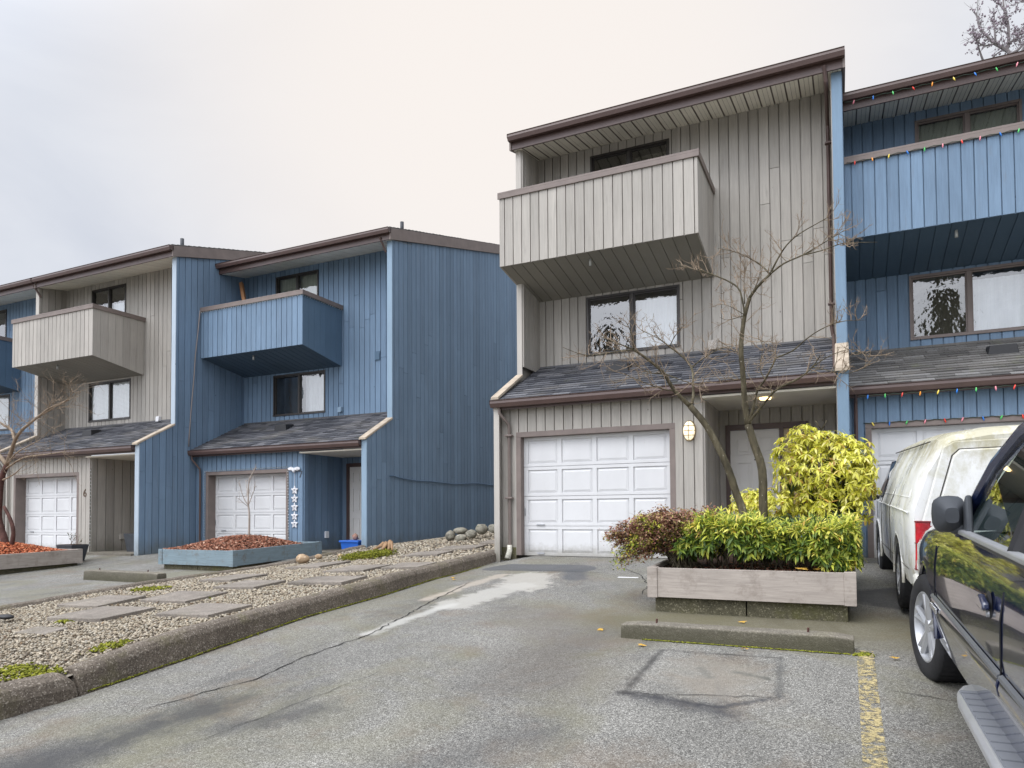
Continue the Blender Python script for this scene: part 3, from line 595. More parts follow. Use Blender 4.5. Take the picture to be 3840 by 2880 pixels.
def garage(root,X0,X1,Z0,Z1,Y,rec):
    """brown frame, white 4x4 panel door"""
    fw=.085; mb=MB()
    mb.box(X0,X1,Y-.035,Y+rec,Z1-fw,Z1); mb.box(X0,X0+fw,Y-.033,Y+rec,Z0,Z1-fw); mb.box(X1-fw,X1,Y-.033,Y+rec,Z0,Z1-fw)
    g=mb.build('garage_door_frame',M_['brownlt'],root,bevel=.004)
    x0,x1,z0,z1=X0+fw,X1-fw,Z0-.01,Z1-fw; yd=Y+rec; mb=MB(); W_=x1-x0; Hh=z1-z0
    mb.box(x0,x1,yd,yd+.04,z0,z1)
    # stiles and rails proud of the recessed fields
    n=4; st=.075; yy=yd-.022
    cw=(W_-st)/n; rh=Hh/4
    for r in range(4):
        za,zb=z0+r*rh,z0+(r+1)*rh; g_=.004
        mb.box(x0,x1,yy,yd+.001,za+g_,za+.05); mb.box(x0,x1,yy,yd+.001,zb-.055,zb-g_)
        for c_ in range(n+1):
            xc=x0+c_*cw; mb.box(xc,xc+st,yy+.0012,yd+.001,za+.05,zb-.055)
        for c_ in range(n):
            a=x0+c_*cw+st+.012; b=x0+(c_+1)*cw-.012; e=.035; ya=yd-.003; yb=yd-.014
            o_=[(a,ya,za+.062),(b,ya,za+.062),(b,ya,zb-.067),(a,ya,zb-.067)]; i_=[(a+e,yb,za+.062+e),(b-e,yb,za+.062+e),(b-e,yb,zb-.067-e),(a+e,yb,zb-.067-e)]
            mb.add(o_+i_,[(0,1,5,4),(1,2,6,5),(2,3,7,6),(3,0,4,7),(4,5,6,7)])
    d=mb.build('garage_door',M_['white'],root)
    mb=MB(); xh=x0+cw*.5; mb.box(xh-.07,xh+.07,yy-.022,yy-.01,z0+rh+.012,z0+rh+.032); mb.box(xh-.065,xh-.05,yy-.012,yy+.002,z0+rh+.014,z0+rh+.03); mb.box(xh+.05,xh+.065,yy-.012,yy+.002,z0+rh+.014,z0+rh+.03); MB().box(xh-.06,xh+.06,yy-.018,yy-.001,z0+.03,z0+.055).build('lift_handle',M_['silver'],d)
    mb.build('handle',M_['silver'],d)
    mb=MB(); mb.box(x0+.01,x0+.03,yy-.01,yy,z0+rh*1.35,z0+rh*1.6); mb.build('latch',M_['silver'],d)
def frontdoor(root,X0,X1,Z0,Z1,Y,side=True,name='front_door'):
    mb=MB(); f=.07; x2=X1+(.36 if side else 0)
    mb.box(X0-f,x2+f,Y-.06,Y+.05,Z1,Z1+f+.02); mb.box(X0-f,X0,Y-.058,Y+.05,Z0,Z1); mb.box(x2,x2+f,Y-.058,Y+.05,Z0,Z1)
    if side: mb.box(X1,X1+.06,Y-.05,Y+.05,Z0,Z1)
    fr=mb.build('door_frame',M_['brown'],root)
    mb=MB(); mb.box(X0,X1,Y-.01,Y+.03,Z0,Z1); w=(X1-X0)
    for (a,b,c_,d_) in [(.12,.44,.80,.94),(.56,.88,.80,.94),(.12,.44,.44,.74),(.56,.88,.44,.74),(.12,.44,.08,.38),(.56,.88,.08,.38)]:
        xa,xb,za,zb=X0+a*w,X0+b*w,Z0+c_*(Z1-Z0),Z0+d_*(Z1-Z0)
        mb.box(xa,xb,Y-.030,Y-.008,za,za+.02);mb.box(xa,xb,Y-.030,Y-.008,zb-.02,zb);mb.box(xa,xa+.02,Y-.029,Y-.008,za+.02,zb-.02);mb.box(xb-.02,xb,Y-.029,Y-.008,za+.015,zb-.015)
        mb.box(xa+.05,xb-.05,Y-.030,Y-.008,za+.05,zb-.05)
    d=mb.build(name,M_['doorwhite'],root)
    mb=MB(); mb.lathe([(0,-.05),(.03,-.05),(.032,-.02),(.02,0)],(X1-.09,Y-.01,Z0+1.0),(0,-1,0),12); mb.build('knob',M_['bronze'],d); MB().lathe([(0,-.03),(.022,-.03),(.022,0)],(X1-.09,Y-.01,Z0+1.15),(0,-1,0),12).build('deadbolt',M_['bronze'],d)
    mb=MB(); mb.lathe([(0,.02),(.01,.015),(.01,0)],(X0+w*.5,Y-.01,Z0+1.52),(0,-1,0),8); mb.build('peephole',M_['bronze'],d)
    if side:
        mb=MB(); mb.box(X1+.06,x2,Y+.0,Y+.01,Z0+.15,Z1); mb.build('sidelight',plain('amber_glass',(.42,.30,.14),.25,0,.5,.2,20),fr)
def shingles(mb,x0,x1,yA,zA,yB,zB,course=.135,tab=.30,lift=.019):
    L_=math.hypot(yB-yA,zB-zA); n=int(L_/course); dy,dz=(yB-yA)/L_,(zB-zA)/L_; ny,nz=-dz,dy
    if nz<0: ny,nz=-ny,-nz
    for r in range(n+1):
        s=r*course; e=min(s+course*1.25,L_); off=random.uniform(0,tab)
        x=x0-off
        while x<x1:
            w_=tab*random.choice([.5,.7,1,1,1.3]); a=max(x,x0); b=min(x+w_-.004,x1)
            if b-a>.01:
                li=lift+random.uniform(-.003,.005); lo=-.004
                P=lambda X,S,h:(X,yA+dy*S+ny*h,zA+dz*S+nz*h)
                mb.add([P(a,s,lo+.002),P(b,s,lo+.002),P(b,s,li),P(a,s,li),P(b,e,.0025),P(a,e,.0025)],[(0,1,2,3),(3,2,4,5),(0,3,5),(1,4,2)])
            x+=w_
def townhouse(x0,y0,z0,W,D,zf,colr,label,leftend=False,divtrim=None,divcol=None,leftwall=None,zfl=None,roofmat='shingle',rec=.12,panesL=None,panesU=None,soffitslat=False,wframe='bronze',back=9.0):
    T=dict(TPL); T.update(D); g=lambda k:T[k]
    X=lambda v:x0+v; Y=lambda v:y0+v; Z=lambda v:z0+v
    root=thing('townhouse',(x0,y0,zf),label,'townhouse','row townhouses with balconies')
    root['dims']=[x0,y0,z0]
    cm=M_[colr]; divcol=divcol or colr
    # --- main walls (boards)
    mb=MB()
    lz=lambda u:z0+g('Zj')-.05
    holes=[(g('w1'),g('w2'),z0+g('z1'),z0+g('z2')),(g('u1'),g('u2'),z0+g('zu1'),z0+g('Zu'))]
    zz=lambda o:o  # heights are absolute, so O.z = 0
    boards(mb,(x0,y0,0),(1,0,0),(0,-1,0),W,lz,lambda u:z0+g('Zs')+.03,holes)
    # garage wall
    xl=-g('t') if leftend else 0.0
    gh=[(g('g1')-xl,g('g2')-xl,zf-.3,z0+g('Zg'))]
    topg=z0+g('Zl')-.02
    boards(mb,(x0+xl,y0-g('dg'),0),(1,0,0),(0,-1,0),g('Xg')-xl,zf+.0 if not leftend else (lambda u:zf+.0),topg,gh,phase=.1)
    # recess: garage side wall and back wall
    zr=z0+g('Zes'); zt=zr+.02
    boards(mb,(x0+g('Xg'),y0-g('dg'),0),(0,1,0),(1,0,0),g('dg')-g('dr'),zf-.05,zt,phase=.07,pitch=.22)
    dx0,dx1=T.get('door',(3.42,4.18)); dzt=z0+T.get('doorz',-.93)
    sd_=T.get('side',True)
    boards(mb,(x0+g('Xg'),y0-g('dr'),0),(1,0,0),(0,-1,0),W-g('Xg'),zf-.05,zt,[(dx0-.07-g('Xg'),dx1+(.43 if sd_ else .07)-g('Xg'),zf-.3,dzt+.09)],phase=.13)
    # core volume behind
    wall=mb.build('siding_wall',cm,root,fix=False)
    mb=MB(); yb=back
    # hidden rear volume: rear and return walls so the house is closed
    tz=lambda y:z0+g('Ze')-.3+SL*(y+g('de'))
    mb.add([(x0,y0+yb,zf),(x0+W,y0+yb,zf),(x0+W,y0+yb,tz(yb)),(x0,y0+yb,tz(yb))],[(0,1,2,3)])
    mb.build('rear_wall',cm,root,fix=False)
    # --- divider walls
    def divider(xa,xb,fm,colL,colR,rightdeep,leftdeep):
        yS=-g('ds'); yD=-g('d1'); zS=z0+g('Zst'); zD=z0+.17
        prof=lambda y: (zS+(zD-zS)*(y-yS)/(yD-yS)) if y<yD else z0+g('Ze')-.26+SL*(y+g('de'))
        mb=MB()
        if rightdeep:
            boards(mb,(xb-.022,y0+yS,0),(0,1,0),(1,0,0),-yS+rightdeep,zf-.25,lambda u:prof(u+yS) if abs(u+yS-yD)>1e-6 else zD,[],phase=.03) if False else None
            boards(mb,(xb-.022,y0+yS,0),(0,1,0),(1,0,0),yD-yS,zf-.3,lambda u:zS+(zD-zS)*u/(yD-yS),phase=.03,pitch=.18)
            boards(mb,(xb-.022,y0+yD,0),(0,1,0),(1,0,0),rightdeep-yD,zf-.3,lambda u:prof(u+yD+1e-4),phase=.11,pitch=.18)
            mb.build('side_wall',colR,root,fix=False)
        mb=MB(); 
        boards(mb,(xa+.022,y0+yS,0),(0,1,0),(-1,0,0),yD-yS,zf-.3,lambda u:zS+(zD-zS)*u/(yD-yS),phase=.03,pitch=.18)
        boards(mb,(xa+.022,y0+yD,0),(0,1,0),(-1,0,0),leftdeep-yD,zf-.3,lambda u:prof(u+yD+1e-4),phase=.11,pitch=.18)
        mb.build('side_wall',colL,root,fix=False)
        mb=MB()
        mb.box(xa,xb,y0+yS-.02,y0+yS,zf-.3,zS-.02); mb.box(xa,xb,y0+yD-.02,y0+yD,zD-.02,z0+g('Ze')-.26+SL*(g('de')-g('d1')))
        mb.build('corner_board',fm,root,bevel=.004)
        mb=MB(); # sloping cap with its rake board
        mb.hexa([(xa-.03,y0+yS-.08,zS-.05),(xb+.02,y0+yS-.08,zS-.05),(xb+.02,y0+yD-.02,zD-.01),(xa-.03,y0+yD-.02,zD-.01),(xa-.02,y0+yS-.08,zS-.005),(xb+.015,y0+yS-.08,zS-.005),(xb+.015,y0+yD-.02,zD+.035),(xa-.02,y0+yD-.02,zD+.035)])
        mb.build('rake_cap',M_['raketrim'],root,bevel=.004)
    xR=x0+W; T2=g('t2')
    divider(xR,xR+T2,divtrim or M_['bluetrim'],M_[T.get('innerR',colr)],M_[divcol],T.get('rdeep',back),.4)
    if leftend: divider(x0-g('t'),x0,M_['greytrim'],cm,cm,.0,back)
    elif T.get('ownleft'): pass
    if leftend:
        mb=MB(); boards(mb,(x0-.0,y0-g('d1'),0),(0,1,0),(1,0,0),g('d1'),z0+g('Zj')-.1,z0+g('Zs')+.02,phase=.05); mb.build('side_wall',cm,root,fix=False)
    # --- upper roof
    ZE=z0+g('Ze'); e0=x0-(g('t')+.06 if leftend else 0); e1=xR+T2+.05 if T.get('rov',True) else xR+T2*.5
    yF=y0-g('de'); rz=lambda y:ZE-.02+SL*(y-yF)
    mb=MB(); yr=y0+back*.62
    shingles(mb,e0,e1,yF-.03,ZE+.012,yr,rz(yr)+.02,.16,.33)
    mb.hexa([(e0,yF,ZE-.07),(e1,yF,ZE-.07),(e1,yr,rz(yr)-.05),(e0,yr,rz(yr)-.05),(e0,yF-.03,ZE+.005),(e1,yF-.03,ZE+.005),(e1,yr,rz(yr)+.015),(e0,yr,rz(yr)+.015)])
    y2=y0+back+.5; mb.hexa([(e0,yr,rz(yr)-.05),(e1,yr,rz(yr)-.05),(e1,y2,rz(yr)-1.0),(e0,y2,rz(yr)-1.0),(e0,yr,rz(yr)+.015),(e1,yr,rz(yr)+.015),(e1,y2,rz(yr)-.93),(e0,y2,rz(yr)-.93)])
    rf=mb.build('roof',M_['shingle2'],root,fix=False)
    mb=MB(); mb.box(e0+.01,e1-.01,yF+.0,yF+.03,ZE-.245,ZE-.02); gutter(mb,e0+.0,e1-.0,yF,ZE-.005); mb.build('gutter',M_['brown'],rf)
    mb=MB()
    mb.hexa([(e1-.03,yF-.02,ZE-.26),(e1+.004,yF-.02,ZE-.26),(e1+.004,yr,rz(yr)-.24),(e1-.03,yr,rz(yr)-.24),(e1-.03,yF-.02,ZE+.0),(e1+.004,yF-.02,ZE+.0),(e1+.004,yr,rz(yr)+.02),(e1-.03,yr,rz(yr)+.02)])
    mb.build('fascia_board',M_['brownlt'],rf)
    mb=MB()
    if leftend: mb.hexa([(e0-.004,yF-.02,ZE-.26),(e0+.03,yF-.02,ZE-.26),(e0+.03,yr,rz(yr)-.24),(e0-.004,yr,rz(yr)-.24),(e0-.004,yF-.02,ZE+.0),(e0+.03,yF-.02,ZE+.0),(e0+.03,yr,rz(yr)+.02),(e0-.004,yr,rz(yr)+.02)]); mb.build('fascia_board',M_['brownlt'],rf)
    # soffit
    mb=MB(); zs0=ZE-.235; zs1=z0+g('Zs'); n=int((e1-e0)/(.2 if soffitslat else .3))
    for i in range(n):
        a=e0+.03+(e1-e0-.06)*i/n; b=e0+.03+(e1-e0-.06)*(i+1)/n-.006
        for c_ in (range(3) if soffitslat else range(1)):
            k=3 if soffitslat else 1
            aa=a+(b-a)*c_/k; bb=a+(b-a)*(c_+1)/k-(.004 if k>1 else 0)-(.012 if (c_==k-1 and k>1) else 0); dd=.004 if c_<k-1 else 0
            mb.add([(aa,yF+.03,zs0+dd),(bb,yF+.03,zs0+dd),(bb,y0+.01,zs1+dd),(aa,y0+.01,zs1+dd)],[(0,3,2,1)])
    mb.add([(e0+.03,yF+.03,zs0+.022),(e1-.03,yF+.03,zs0+.022),(e1-.03,y0+.01,zs1+.022),(e0+.03,y0+.01,zs1+.022)],[(0,3,2,1)],1)
    mb.build('soffit',[M_['soffit'],M_['brownlt']],rf,fix=False)
    # plumbing pipe on the roof
    px_=T.get('pipe')
    if px_: mb=MB(); mb.tube([(px_[0],px_[1],rz(px_[1])-.05),(px_[0],px_[1],rz(px_[1])+px_[2])],.045,10); mb.build('vent_pipe',M_['slate'],rf,smooth=True)
    # --- balcony
    bl=x0-(g('t') if leftend else (-.02)); br=x0+g('Xb'); yb_=y0-g('db'); zt_=z0+g('Zt'); zb=z0+g('Zbf'); zbb=z0+g('Zbb')
    mb=MB()
    boards(mb,(bl,yb_+.022,0),(1,0,0),(0,-1,0),br-bl,zb,zt_-.03,phase=.06)
    balc=mb.build('balcony',M_[colr],root,fix=False)
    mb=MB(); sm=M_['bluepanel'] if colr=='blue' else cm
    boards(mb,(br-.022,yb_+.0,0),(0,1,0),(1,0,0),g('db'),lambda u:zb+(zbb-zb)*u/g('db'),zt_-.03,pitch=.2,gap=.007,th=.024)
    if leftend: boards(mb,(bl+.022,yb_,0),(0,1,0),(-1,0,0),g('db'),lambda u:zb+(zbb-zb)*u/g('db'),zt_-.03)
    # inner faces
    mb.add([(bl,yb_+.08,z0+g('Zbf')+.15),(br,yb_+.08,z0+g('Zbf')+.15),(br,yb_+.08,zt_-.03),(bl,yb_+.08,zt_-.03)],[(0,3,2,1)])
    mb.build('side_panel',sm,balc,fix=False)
    mb=MB(); mb.box(bl-.03,br+.03,yb_-.035,yb_+.11,zt_-.035,zt_+.0); mb.box(bl-.03,br+.03,yb_-.035,yb_-.012,zt_-.11,zt_-.035); mb.box(br-.08,br+.03,yb_+.11,y0-.024,zt_-.035,zt_+.0); mb.box(br+.008,br+.03,yb_-.012,y0-.024,zt_-.11,zt_-.035)
    mb.build('railing_cap',M_['brownlt'],balc,bevel=.003)
    mb=MB(); n=int((br-bl)/.19)
    for i in range(n):
        a=bl+(br-bl)*i/n; b=bl+(br-bl)*(i+1)/n-.012
        mb.hexa([(a,yb_+.03,zb+.004),(b,yb_+.03,zb+.004),(b,y0,zbb+.004),(a,y0,zbb+.004),(a,yb_+.03,zb+.02),(b,yb_+.03,zb+.02),(b,y0,zbb+.02),(a,y0,zbb+.02)])
    mb.hexa([(bl,yb_+.03,zb+.018),(br,yb_+.03,zb+.018),(br,y0,zbb+.018),(bl,y0,zbb+.018),(bl,yb_+.03,zb+.1),(br,yb_+.03,zb+.1),(br,y0,zb+.1),(bl,y0,zb+.1)])
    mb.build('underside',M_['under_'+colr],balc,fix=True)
    mb=MB(); px=bl+(br-bl)*.46; mb.tube([(px,yb_+.25,zb+.05),(px,yb_+.25,zb-.03)],.012,8); mb.tube([(px,yb_+.25,zb-.03),(px,yb_+.25,zb-.14)],[.02,.024],10); mb.build('drain_spout',plain('grey_spout',(.35,.35,.33),.6),balc,smooth=True)
    # --- windows
    window(root,x0+g('w1'),x0+g('w2'),z0+g('z1'),z0+g('z2'),y0-.0,panesL or (None,None),wframe)
    window(root,x0+g('u1'),x0+g('u2'),z0+g('zu1'),z0+g('Zu'),y0-.0,panesU or (None,None),wframe)
    # --- lower roof
    mb=MB(); yL=y0-g('dl'); zL_=z0+g('Zl'); zJ=z0+g('Zj'); a0=x0-(g('t')*.0 if leftend else 0)+.002; a1=xR-.003
    if leftend: a0=x0-.0
    shingles(mb,a0,a1,yL-.03,zL_+.012,y0-.03,zJ-.005,.13,.3)
    mb.hexa([(a0,yL,zL_-.05),(a1,yL,zL_-.05),(a1,y0-.03,zJ-.08),(a0,y0-.03,zJ-.08),(a0,yL-.03,zL_+.005),(a1,yL-.03,zL_+.005),(a1,y0-.03,zJ-.012),(a0,y0-.03,zJ-.012)])
    mb.box(a0,a1,y0-.035,y0-.0225,zJ-.03,zJ+.03)
    lr=mb.build('lower_roof',M_[roofmat],root,fix=False)
    mb=MB(); gx0=x0-(g('t')+.03 if leftend else 0)+.004; mb.box(gx0,a1-.004,yL,yL+.03,zL_-.15,zL_-.012); gutter(mb,gx0,a1-.006,yL,zL_+.0); mb.build('gutter',M_['brown'],lr)
    vx=x0+T.get('vent',1.6); s_=.62; vy=y0-g('dl')*(1-s_); vz=zL_+(zJ-zL_)*s_; mb=MB()
    mb.hexa([(vx-.2,vy-.14,vz-.06),(vx+.2,vy-.14,vz-.06),(vx+.2,vy+.16,vz+.07),(vx-.2,vy+.16,vz+.07),(vx-.17,vy-.13,vz+.11),(vx+.17,vy-.13,vz+.11),(vx+.17,vy+.15,vz+.15),(vx-.17,vy+.15,vz+.15)]); mb.build('roof_vent',M_['black'],lr,bevel=.01)
    # entry ceiling, porch slab
    mb=MB(); mb.box(x0+g('Xg')+.02,xR-.004,yL+.03,y0-g('dr')-.02,zr,zr+.03); mb.box(x0+xl+.02,x0+g('Xg')+.02,yL+.03,y0-g('dg')-.03,topg-.03,topg-.005); mb.build('porch_ceiling',M_['plaster'],root)
    mb=MB(); mb.box(x0+g('Xg'),xR,y0-g('ds')-.1,y0-g('dr'),zf-.3,zf+.015); mb.build('porch_slab',M_['porch'],root)
    if T.get('found'): mb=MB(); mb.box(x0-g('t')+.01,x0+g('g1')-.01,y0-g('dg')-.03,y0-g('dg')+.1,zf-.3,zf+.13); mb.build('foundation',M_['mossconc'],root)
    # doors
    garage(root,x0+g('g1'),x0+g('g2'),zf+.0,z0+g('Zg'),y0-g('dg')-.0,rec)
    if T.get('hasdoor',True): frontdoor(root,x0+dx0,x0+dx1,zf+.02,dzt,y0-g('dr'),sd_)
    return root
M_['raketrim']=plain('weathered_rake_board',(.40,.335,.26),.75,0,.3,.25,6)
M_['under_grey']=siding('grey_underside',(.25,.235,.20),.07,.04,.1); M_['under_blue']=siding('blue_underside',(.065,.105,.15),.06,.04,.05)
def downspout(root,pts,label=None,w=.05,d=.04,straps=(),mat='brown'):
    mb=MB(); mb.tube(pts,w*.62,4)
    for z in straps: mb.box(pts[-1][0]-.065,pts[-1][0]+.065,pts[-1][1]-.05,pts[-1][1]+.03,z-.015,z+.015)
    return mb.build('downspout',M_[mat],root,bevel=.008)
XG,YG,ZG=-5.19,12.18,2.28; XMm,YM,ZM=-14.61,14.02,2.0; XS,YS,ZS=-20.01,12.62,2.02; XB,YB,ZB=.056,13.41,2.26
WG,WM,WS=5.107,5.194,5.261
FG,FM,FS,FB=-.69,-.84,-.875,-.70
D=dict(RX); D.update(found=True,door=(3.48,4.24),doorz=-.94,vent=1.75,zu1=3.0,rov=True,rdeep=1.2)
house=townhouse(XG,YG,ZG,WG,D,FG,'grey','grey three storey end townhouse with empty balcony, lit bulkhead lamp and bare tree before it',True,divtrim=M_['bluetrim2'] if 'bluetrim2' in M_ else siding('blue_corner_board',(.175,.255,.345),.04,.05,.06),divcol='blue',panesL=(None,('curtain',.1,.12)),panesU=(None,('screen',.1,.1)),soffitslat=True)
D=dict(LX); D.update(door=(3.64,4.46),doorz=-.84,side=False,vent=2.0,rdeep=9.0,pipe=(-9.42,13.85,.27),zu1=3.0)
mid=townhouse(XMm,YM,ZM,WM,D,FM,'blue','blue townhouse with white star garland beside its garage and long blank side wall',panesL=(None,('curtain',.02,.2)),panesU=(('sagecurtain',0,.1),('sagecurtain',0,.1)),rec=.22,back=10.5)
D=dict(LX); D.update(hasdoor=True,door=(4.2,5.0),side=False,vent=2.1,rdeep=5.5,pipe=(-14.85,12.2,.28),rov=True,zu1=3.0,innerR='grey')
six=townhouse(XS,YS,ZS,WS,D,FS,'grey','grey townhouse numbered 6 with white blinds in its middle window',divtrim=siding('pale_blue_corner_board',(.40,.47,.54),.04,.05,.06),divcol='blue',panesL=(('blind',0,.03),('blind',0,.03)),panesU=(('curtain',.5,.1),('curtain',.4,.1)),rec=.25,wframe='bronze')
D=dict(LX); D.update(hasdoor=False,side=False,vent=2.0,rdeep=.5,zu1=3.0,innerR='blue')
far=townhouse(XS-WS-.139,YS,ZS,WS,D,FS,'blue','blue townhouse cut by the left edge of the photo',divtrim=M_['greytrim'],divcol='grey',panesL=(('blind',0,.06),('blind',0,.06)),rec=.25)
D=dict(RX); D.update(vent=2.12,u1=1.10,u2=2.58,rdeep=1.2,zu1=3.0,pipe=None)
right=townhouse(XB,YB,ZB,WG,D,FB,'blue','blue townhouse behind the white van, hung with coloured bulbs',panesL=(('screen',0,.03),('curtain',.12,.1)),panesU=(('sagecurtain',0,.1),('sagecurtain',0,.1)),roofmat='shingle2',soffitslat=True,wframe='brownlt')
# left flank boards inside balcony bays come from the neighbour's dividing wall
# downspouts
px=XG+WG-.07
downspout(house,[(px-.02,YG-.93,ZG+4.33),(px,YG-.86,ZG+4.12),(px,YG-.10,ZG+3.85),(px,YG-.075,ZG+3.7),(px,YG-.075,ZG+.62),(px+.02,YG-.2,ZG+.45)],straps=(ZG+3.5,ZG+.95))
downspout(house,[(px+.03,YG-.22,ZG+.46),(px+.05,YG-1.6,ZG-.30)])
px=XG+.06
downspout(house,[(px-.06,YG-1.74,ZG-.50),(px-.05,YG-1.73,ZG-.62),(px+.06,YG-1.60,ZG-.80),(px+.06,YG-1.59,ZG-.95),(px+.06,YG-1.59,FG+.16)],straps=(ZG-.98,FG+.95),mat='brownlt')
px=XMm+.08
downspout(mid,[(px-.03,YM-1.74,ZM-.50),(px-.02,YM-1.73,ZM-.62),(px+.10,YM-1.60,ZM-.85),(px+.10,YM-1.59,ZM-1.0),(px+.10,YM-1.59,FM+.02)])
px=XS+.05
downspout(six,[(px-.03,YS-1.74,ZS-.50),(px+.08,YS-1.60,ZS-.85),(px+.08,YS-1.59,FS+.02)],mat='greytrim')
px=XB+.10
downspout(right,[(px,YB-1.74,ZB-.50),(px,YB-1.60,ZB-.62),(px,YB-1.59,FB+.02)],straps=(ZB-1.3,ZB-2.2))
for r_,x_,y_,z_ in ((mid,XMm+WM-.10,YM,ZM),(six,XS-.02,YS,ZS)):
    downspout(r_,[(x_,y_-.93,z_+4.33),(x_+.03,y_-.82,z_+4.15),(x_+.06,y_-.76,z_+4.02)])
# pvc stub below the grey downspout, lamps, numbers, small fittings
mb=MB(); mb.tube([(XG+.12,YG-1.60,FG+.17),(XG+.12,YG-1.60,FG+.08),(XG+.11,YG-1.66,FG-.05)],[.04,.045,.05],10); mb.build('drain_adapter',plain('chalky_white_plastic',(.6,.58,.5),.7,0,.3,.3,30),house,smooth=True)
lx,ly,lz=-2.1,YG-1.513-.03,1.22
L1=thing('wall_lamp',(lx,ly,lz),'lit oval bulkhead lamp with cage on the grey wall right of the garage','lamp')
def oval(rx,rz,y0_,y1_,k=28): 
    v=[(lx+rx*math.cos(2*math.pi*i/k),y0_,lz+rz*math.sin(2*math.pi*i/k)) for i in range(k)]+[(lx+rx*.86*math.cos(2*math.pi*i/k),y1_,lz+rz*.86*math.sin(2*math.pi*i/k)) for i in range(k)]
    return v,[tuple(range(k))[::-1],tuple(range(k,2*k))]+[(i,(i+1)%k,k+(i+1)%k,k+i) for i in range(k)]
MB().add(*oval(.105,.165,ly+.01,ly-.03)).build('base',M_['brass'],L1,smooth=False)
MB().add(*oval(.085,.145,ly-.03,ly-.085)).build('glass',M_['lamp'],L1,smooth=True)
mb=MB()
for s in (-.045,0,.045): mb.tube([(lx-.09,ly-.03,lz+s*1.6),(lx-.06,ly-.092,lz+s*1.6),(lx+.06,ly-.092,lz+s*1.6),(lx+.09,ly-.03,lz+s*1.6)],.006,6)
mb.tube([(lx,ly-.03,lz-.15),(lx,ly-.098,lz-.11),(lx,ly-.098,lz+.11),(lx,ly-.03,lz+.15)],.006,6); mb.build('cage',M_['brass'],L1)
pl=thing('porch_light',(-1.05,YG-1.25,ZG-.60),'small lit round light in the porch ceiling of the grey house','lamp')
MB().lathe([(0,-.028),(.075,-.025),(.085,0)],(-1.05,YG-1.25,ZG-.60),(0,0,1),20).build('glass',M_['lamp2'],pl,smooth=True)
def fitting(root,name,x,y,z,w,h,mat,d=.05):
    mb=MB(); mb.box(x-w/2,x+w/2,y-d,y,z-h/2,z+h/2); mb.box(x-w/2+.01,x+w/2-.01,y-d-.012,y-d,z-h/2-.015,z+h/4); return mb.build(name,M_[mat] if isinstance(mat,str) else mat,root,bevel=.006)
fitting(house,'dryer_vent',-1.99,YG-.02,2.83,.15,.15,'greytrim',.06)
q=atY(320,1570,YS-.02); fitting(six,'dryer_vent',XS+3.9,YS-.02,ZS+.50,.12,.12,'purewhite',.08)
q=atY(1280,1536,YM-.02); fitting(mid,'dryer_vent',q.x,YM-.02,q.z,.12,.12,'bluetrim',.08)
q=atY(1417,1333,YM-.02); fitting(mid,'wall_vent',q.x,YM-.02,q.z,.16,.2,'bluepanel',.03)
q=atX(455,2012,XS+3.403+.02); 
mb=MB(); mb.box(q.x,q.x+.05,q.y-.06,q.y+.06,q.z-.07,q.z+.07); mb.build('outlet_cover',M_['greytrim'],six,bevel=.01)
q=atX(1222,2005,XMm+3.403+.02); mb=MB(); mb.box(q.x,q.x+.05,q.y-.06,q.y+.06,q.z-.08,q.z+.08); mb.build('outlet_cover',M_['purewhite'],mid,bevel=.01)
def textobj(root,s,loc,size,mat,name,ex=.01):
    cu=bpy.data.curves.new(name,'FONT'); cu.body=s; cu.size=size; cu.extrude=ex; cu.align_x='CENTER'; cu.align_y='CENTER'
    o=bpy.data.objects.new(name,cu); COL.objects.link(o); dg=bpy.context.evaluated_depsgraph_get(); me=bpy.data.meshes.new_from_object(o.evaluated_get(dg)); bpy.data.objects.remove(o)
    o=bpy.data.objects.new(name,me); COL.objects.link(o); me.materials.append(mat); o.parent=root; o.rotation_euler=(R(90),0,0); o.location=Vector(loc)-wloc(root); return o
q=atY(319,1850,YS-1.513-.03); textobj(six,'6',q,.27,plain('dark_brass_number',(.10,.06,.035),.5,.2),'house_number')
q=atY(1128,1780,YM-1.513-.03); textobj(mid,'7',q,.22,plain('tarnished_number',(.06,.07,.09),.5,.2),'house_number')
# leaning plank on the blue balcony
q0=atY(926,1190,YM-.6); q1=atY(905,1062,YM-.25)
mb=MB(); mb.tube([q0,q1],.06,4); tag(mb.build('leaning_plank',plain('orange_brown_wood',(.42,.20,.09),.7)),'orange brown plank leaning in the corner of the blue balcony','plank')
# cable on the blue side wall, loose cable on the dividing wall
mb=MB(); P=[atX(u,v,XMm+WM+.139+.03) for u,v in [(1462,1785),(1475,1783),(1490,1790),(1560,1803),(1620,1806),(1700,1815),(1790,1812),(1865,1822),(1880,1822)]]; mb.tube(P,.014,6)
tag(mb.build('wall_cable',M_['wireblue'],smooth=True),'thin dark blue cable sagging across the long blue side wall','cable')
mb=MB(); P=[atX(u,v,XMm+.03) for u,v in [(750,1165),(742,1250),(733,1330),(727,1420),(718,1520),(709,1640),(708,1675)]]; mb.tube(P,.014,6)
tag(mb.build('hanging_cable',M_['wire'],smooth=True),'pale cable hanging from balcony corner down the blue dividing wall','cable')
for (u,v) in ((1365,1545),(0,0)):
    if u==0: continue
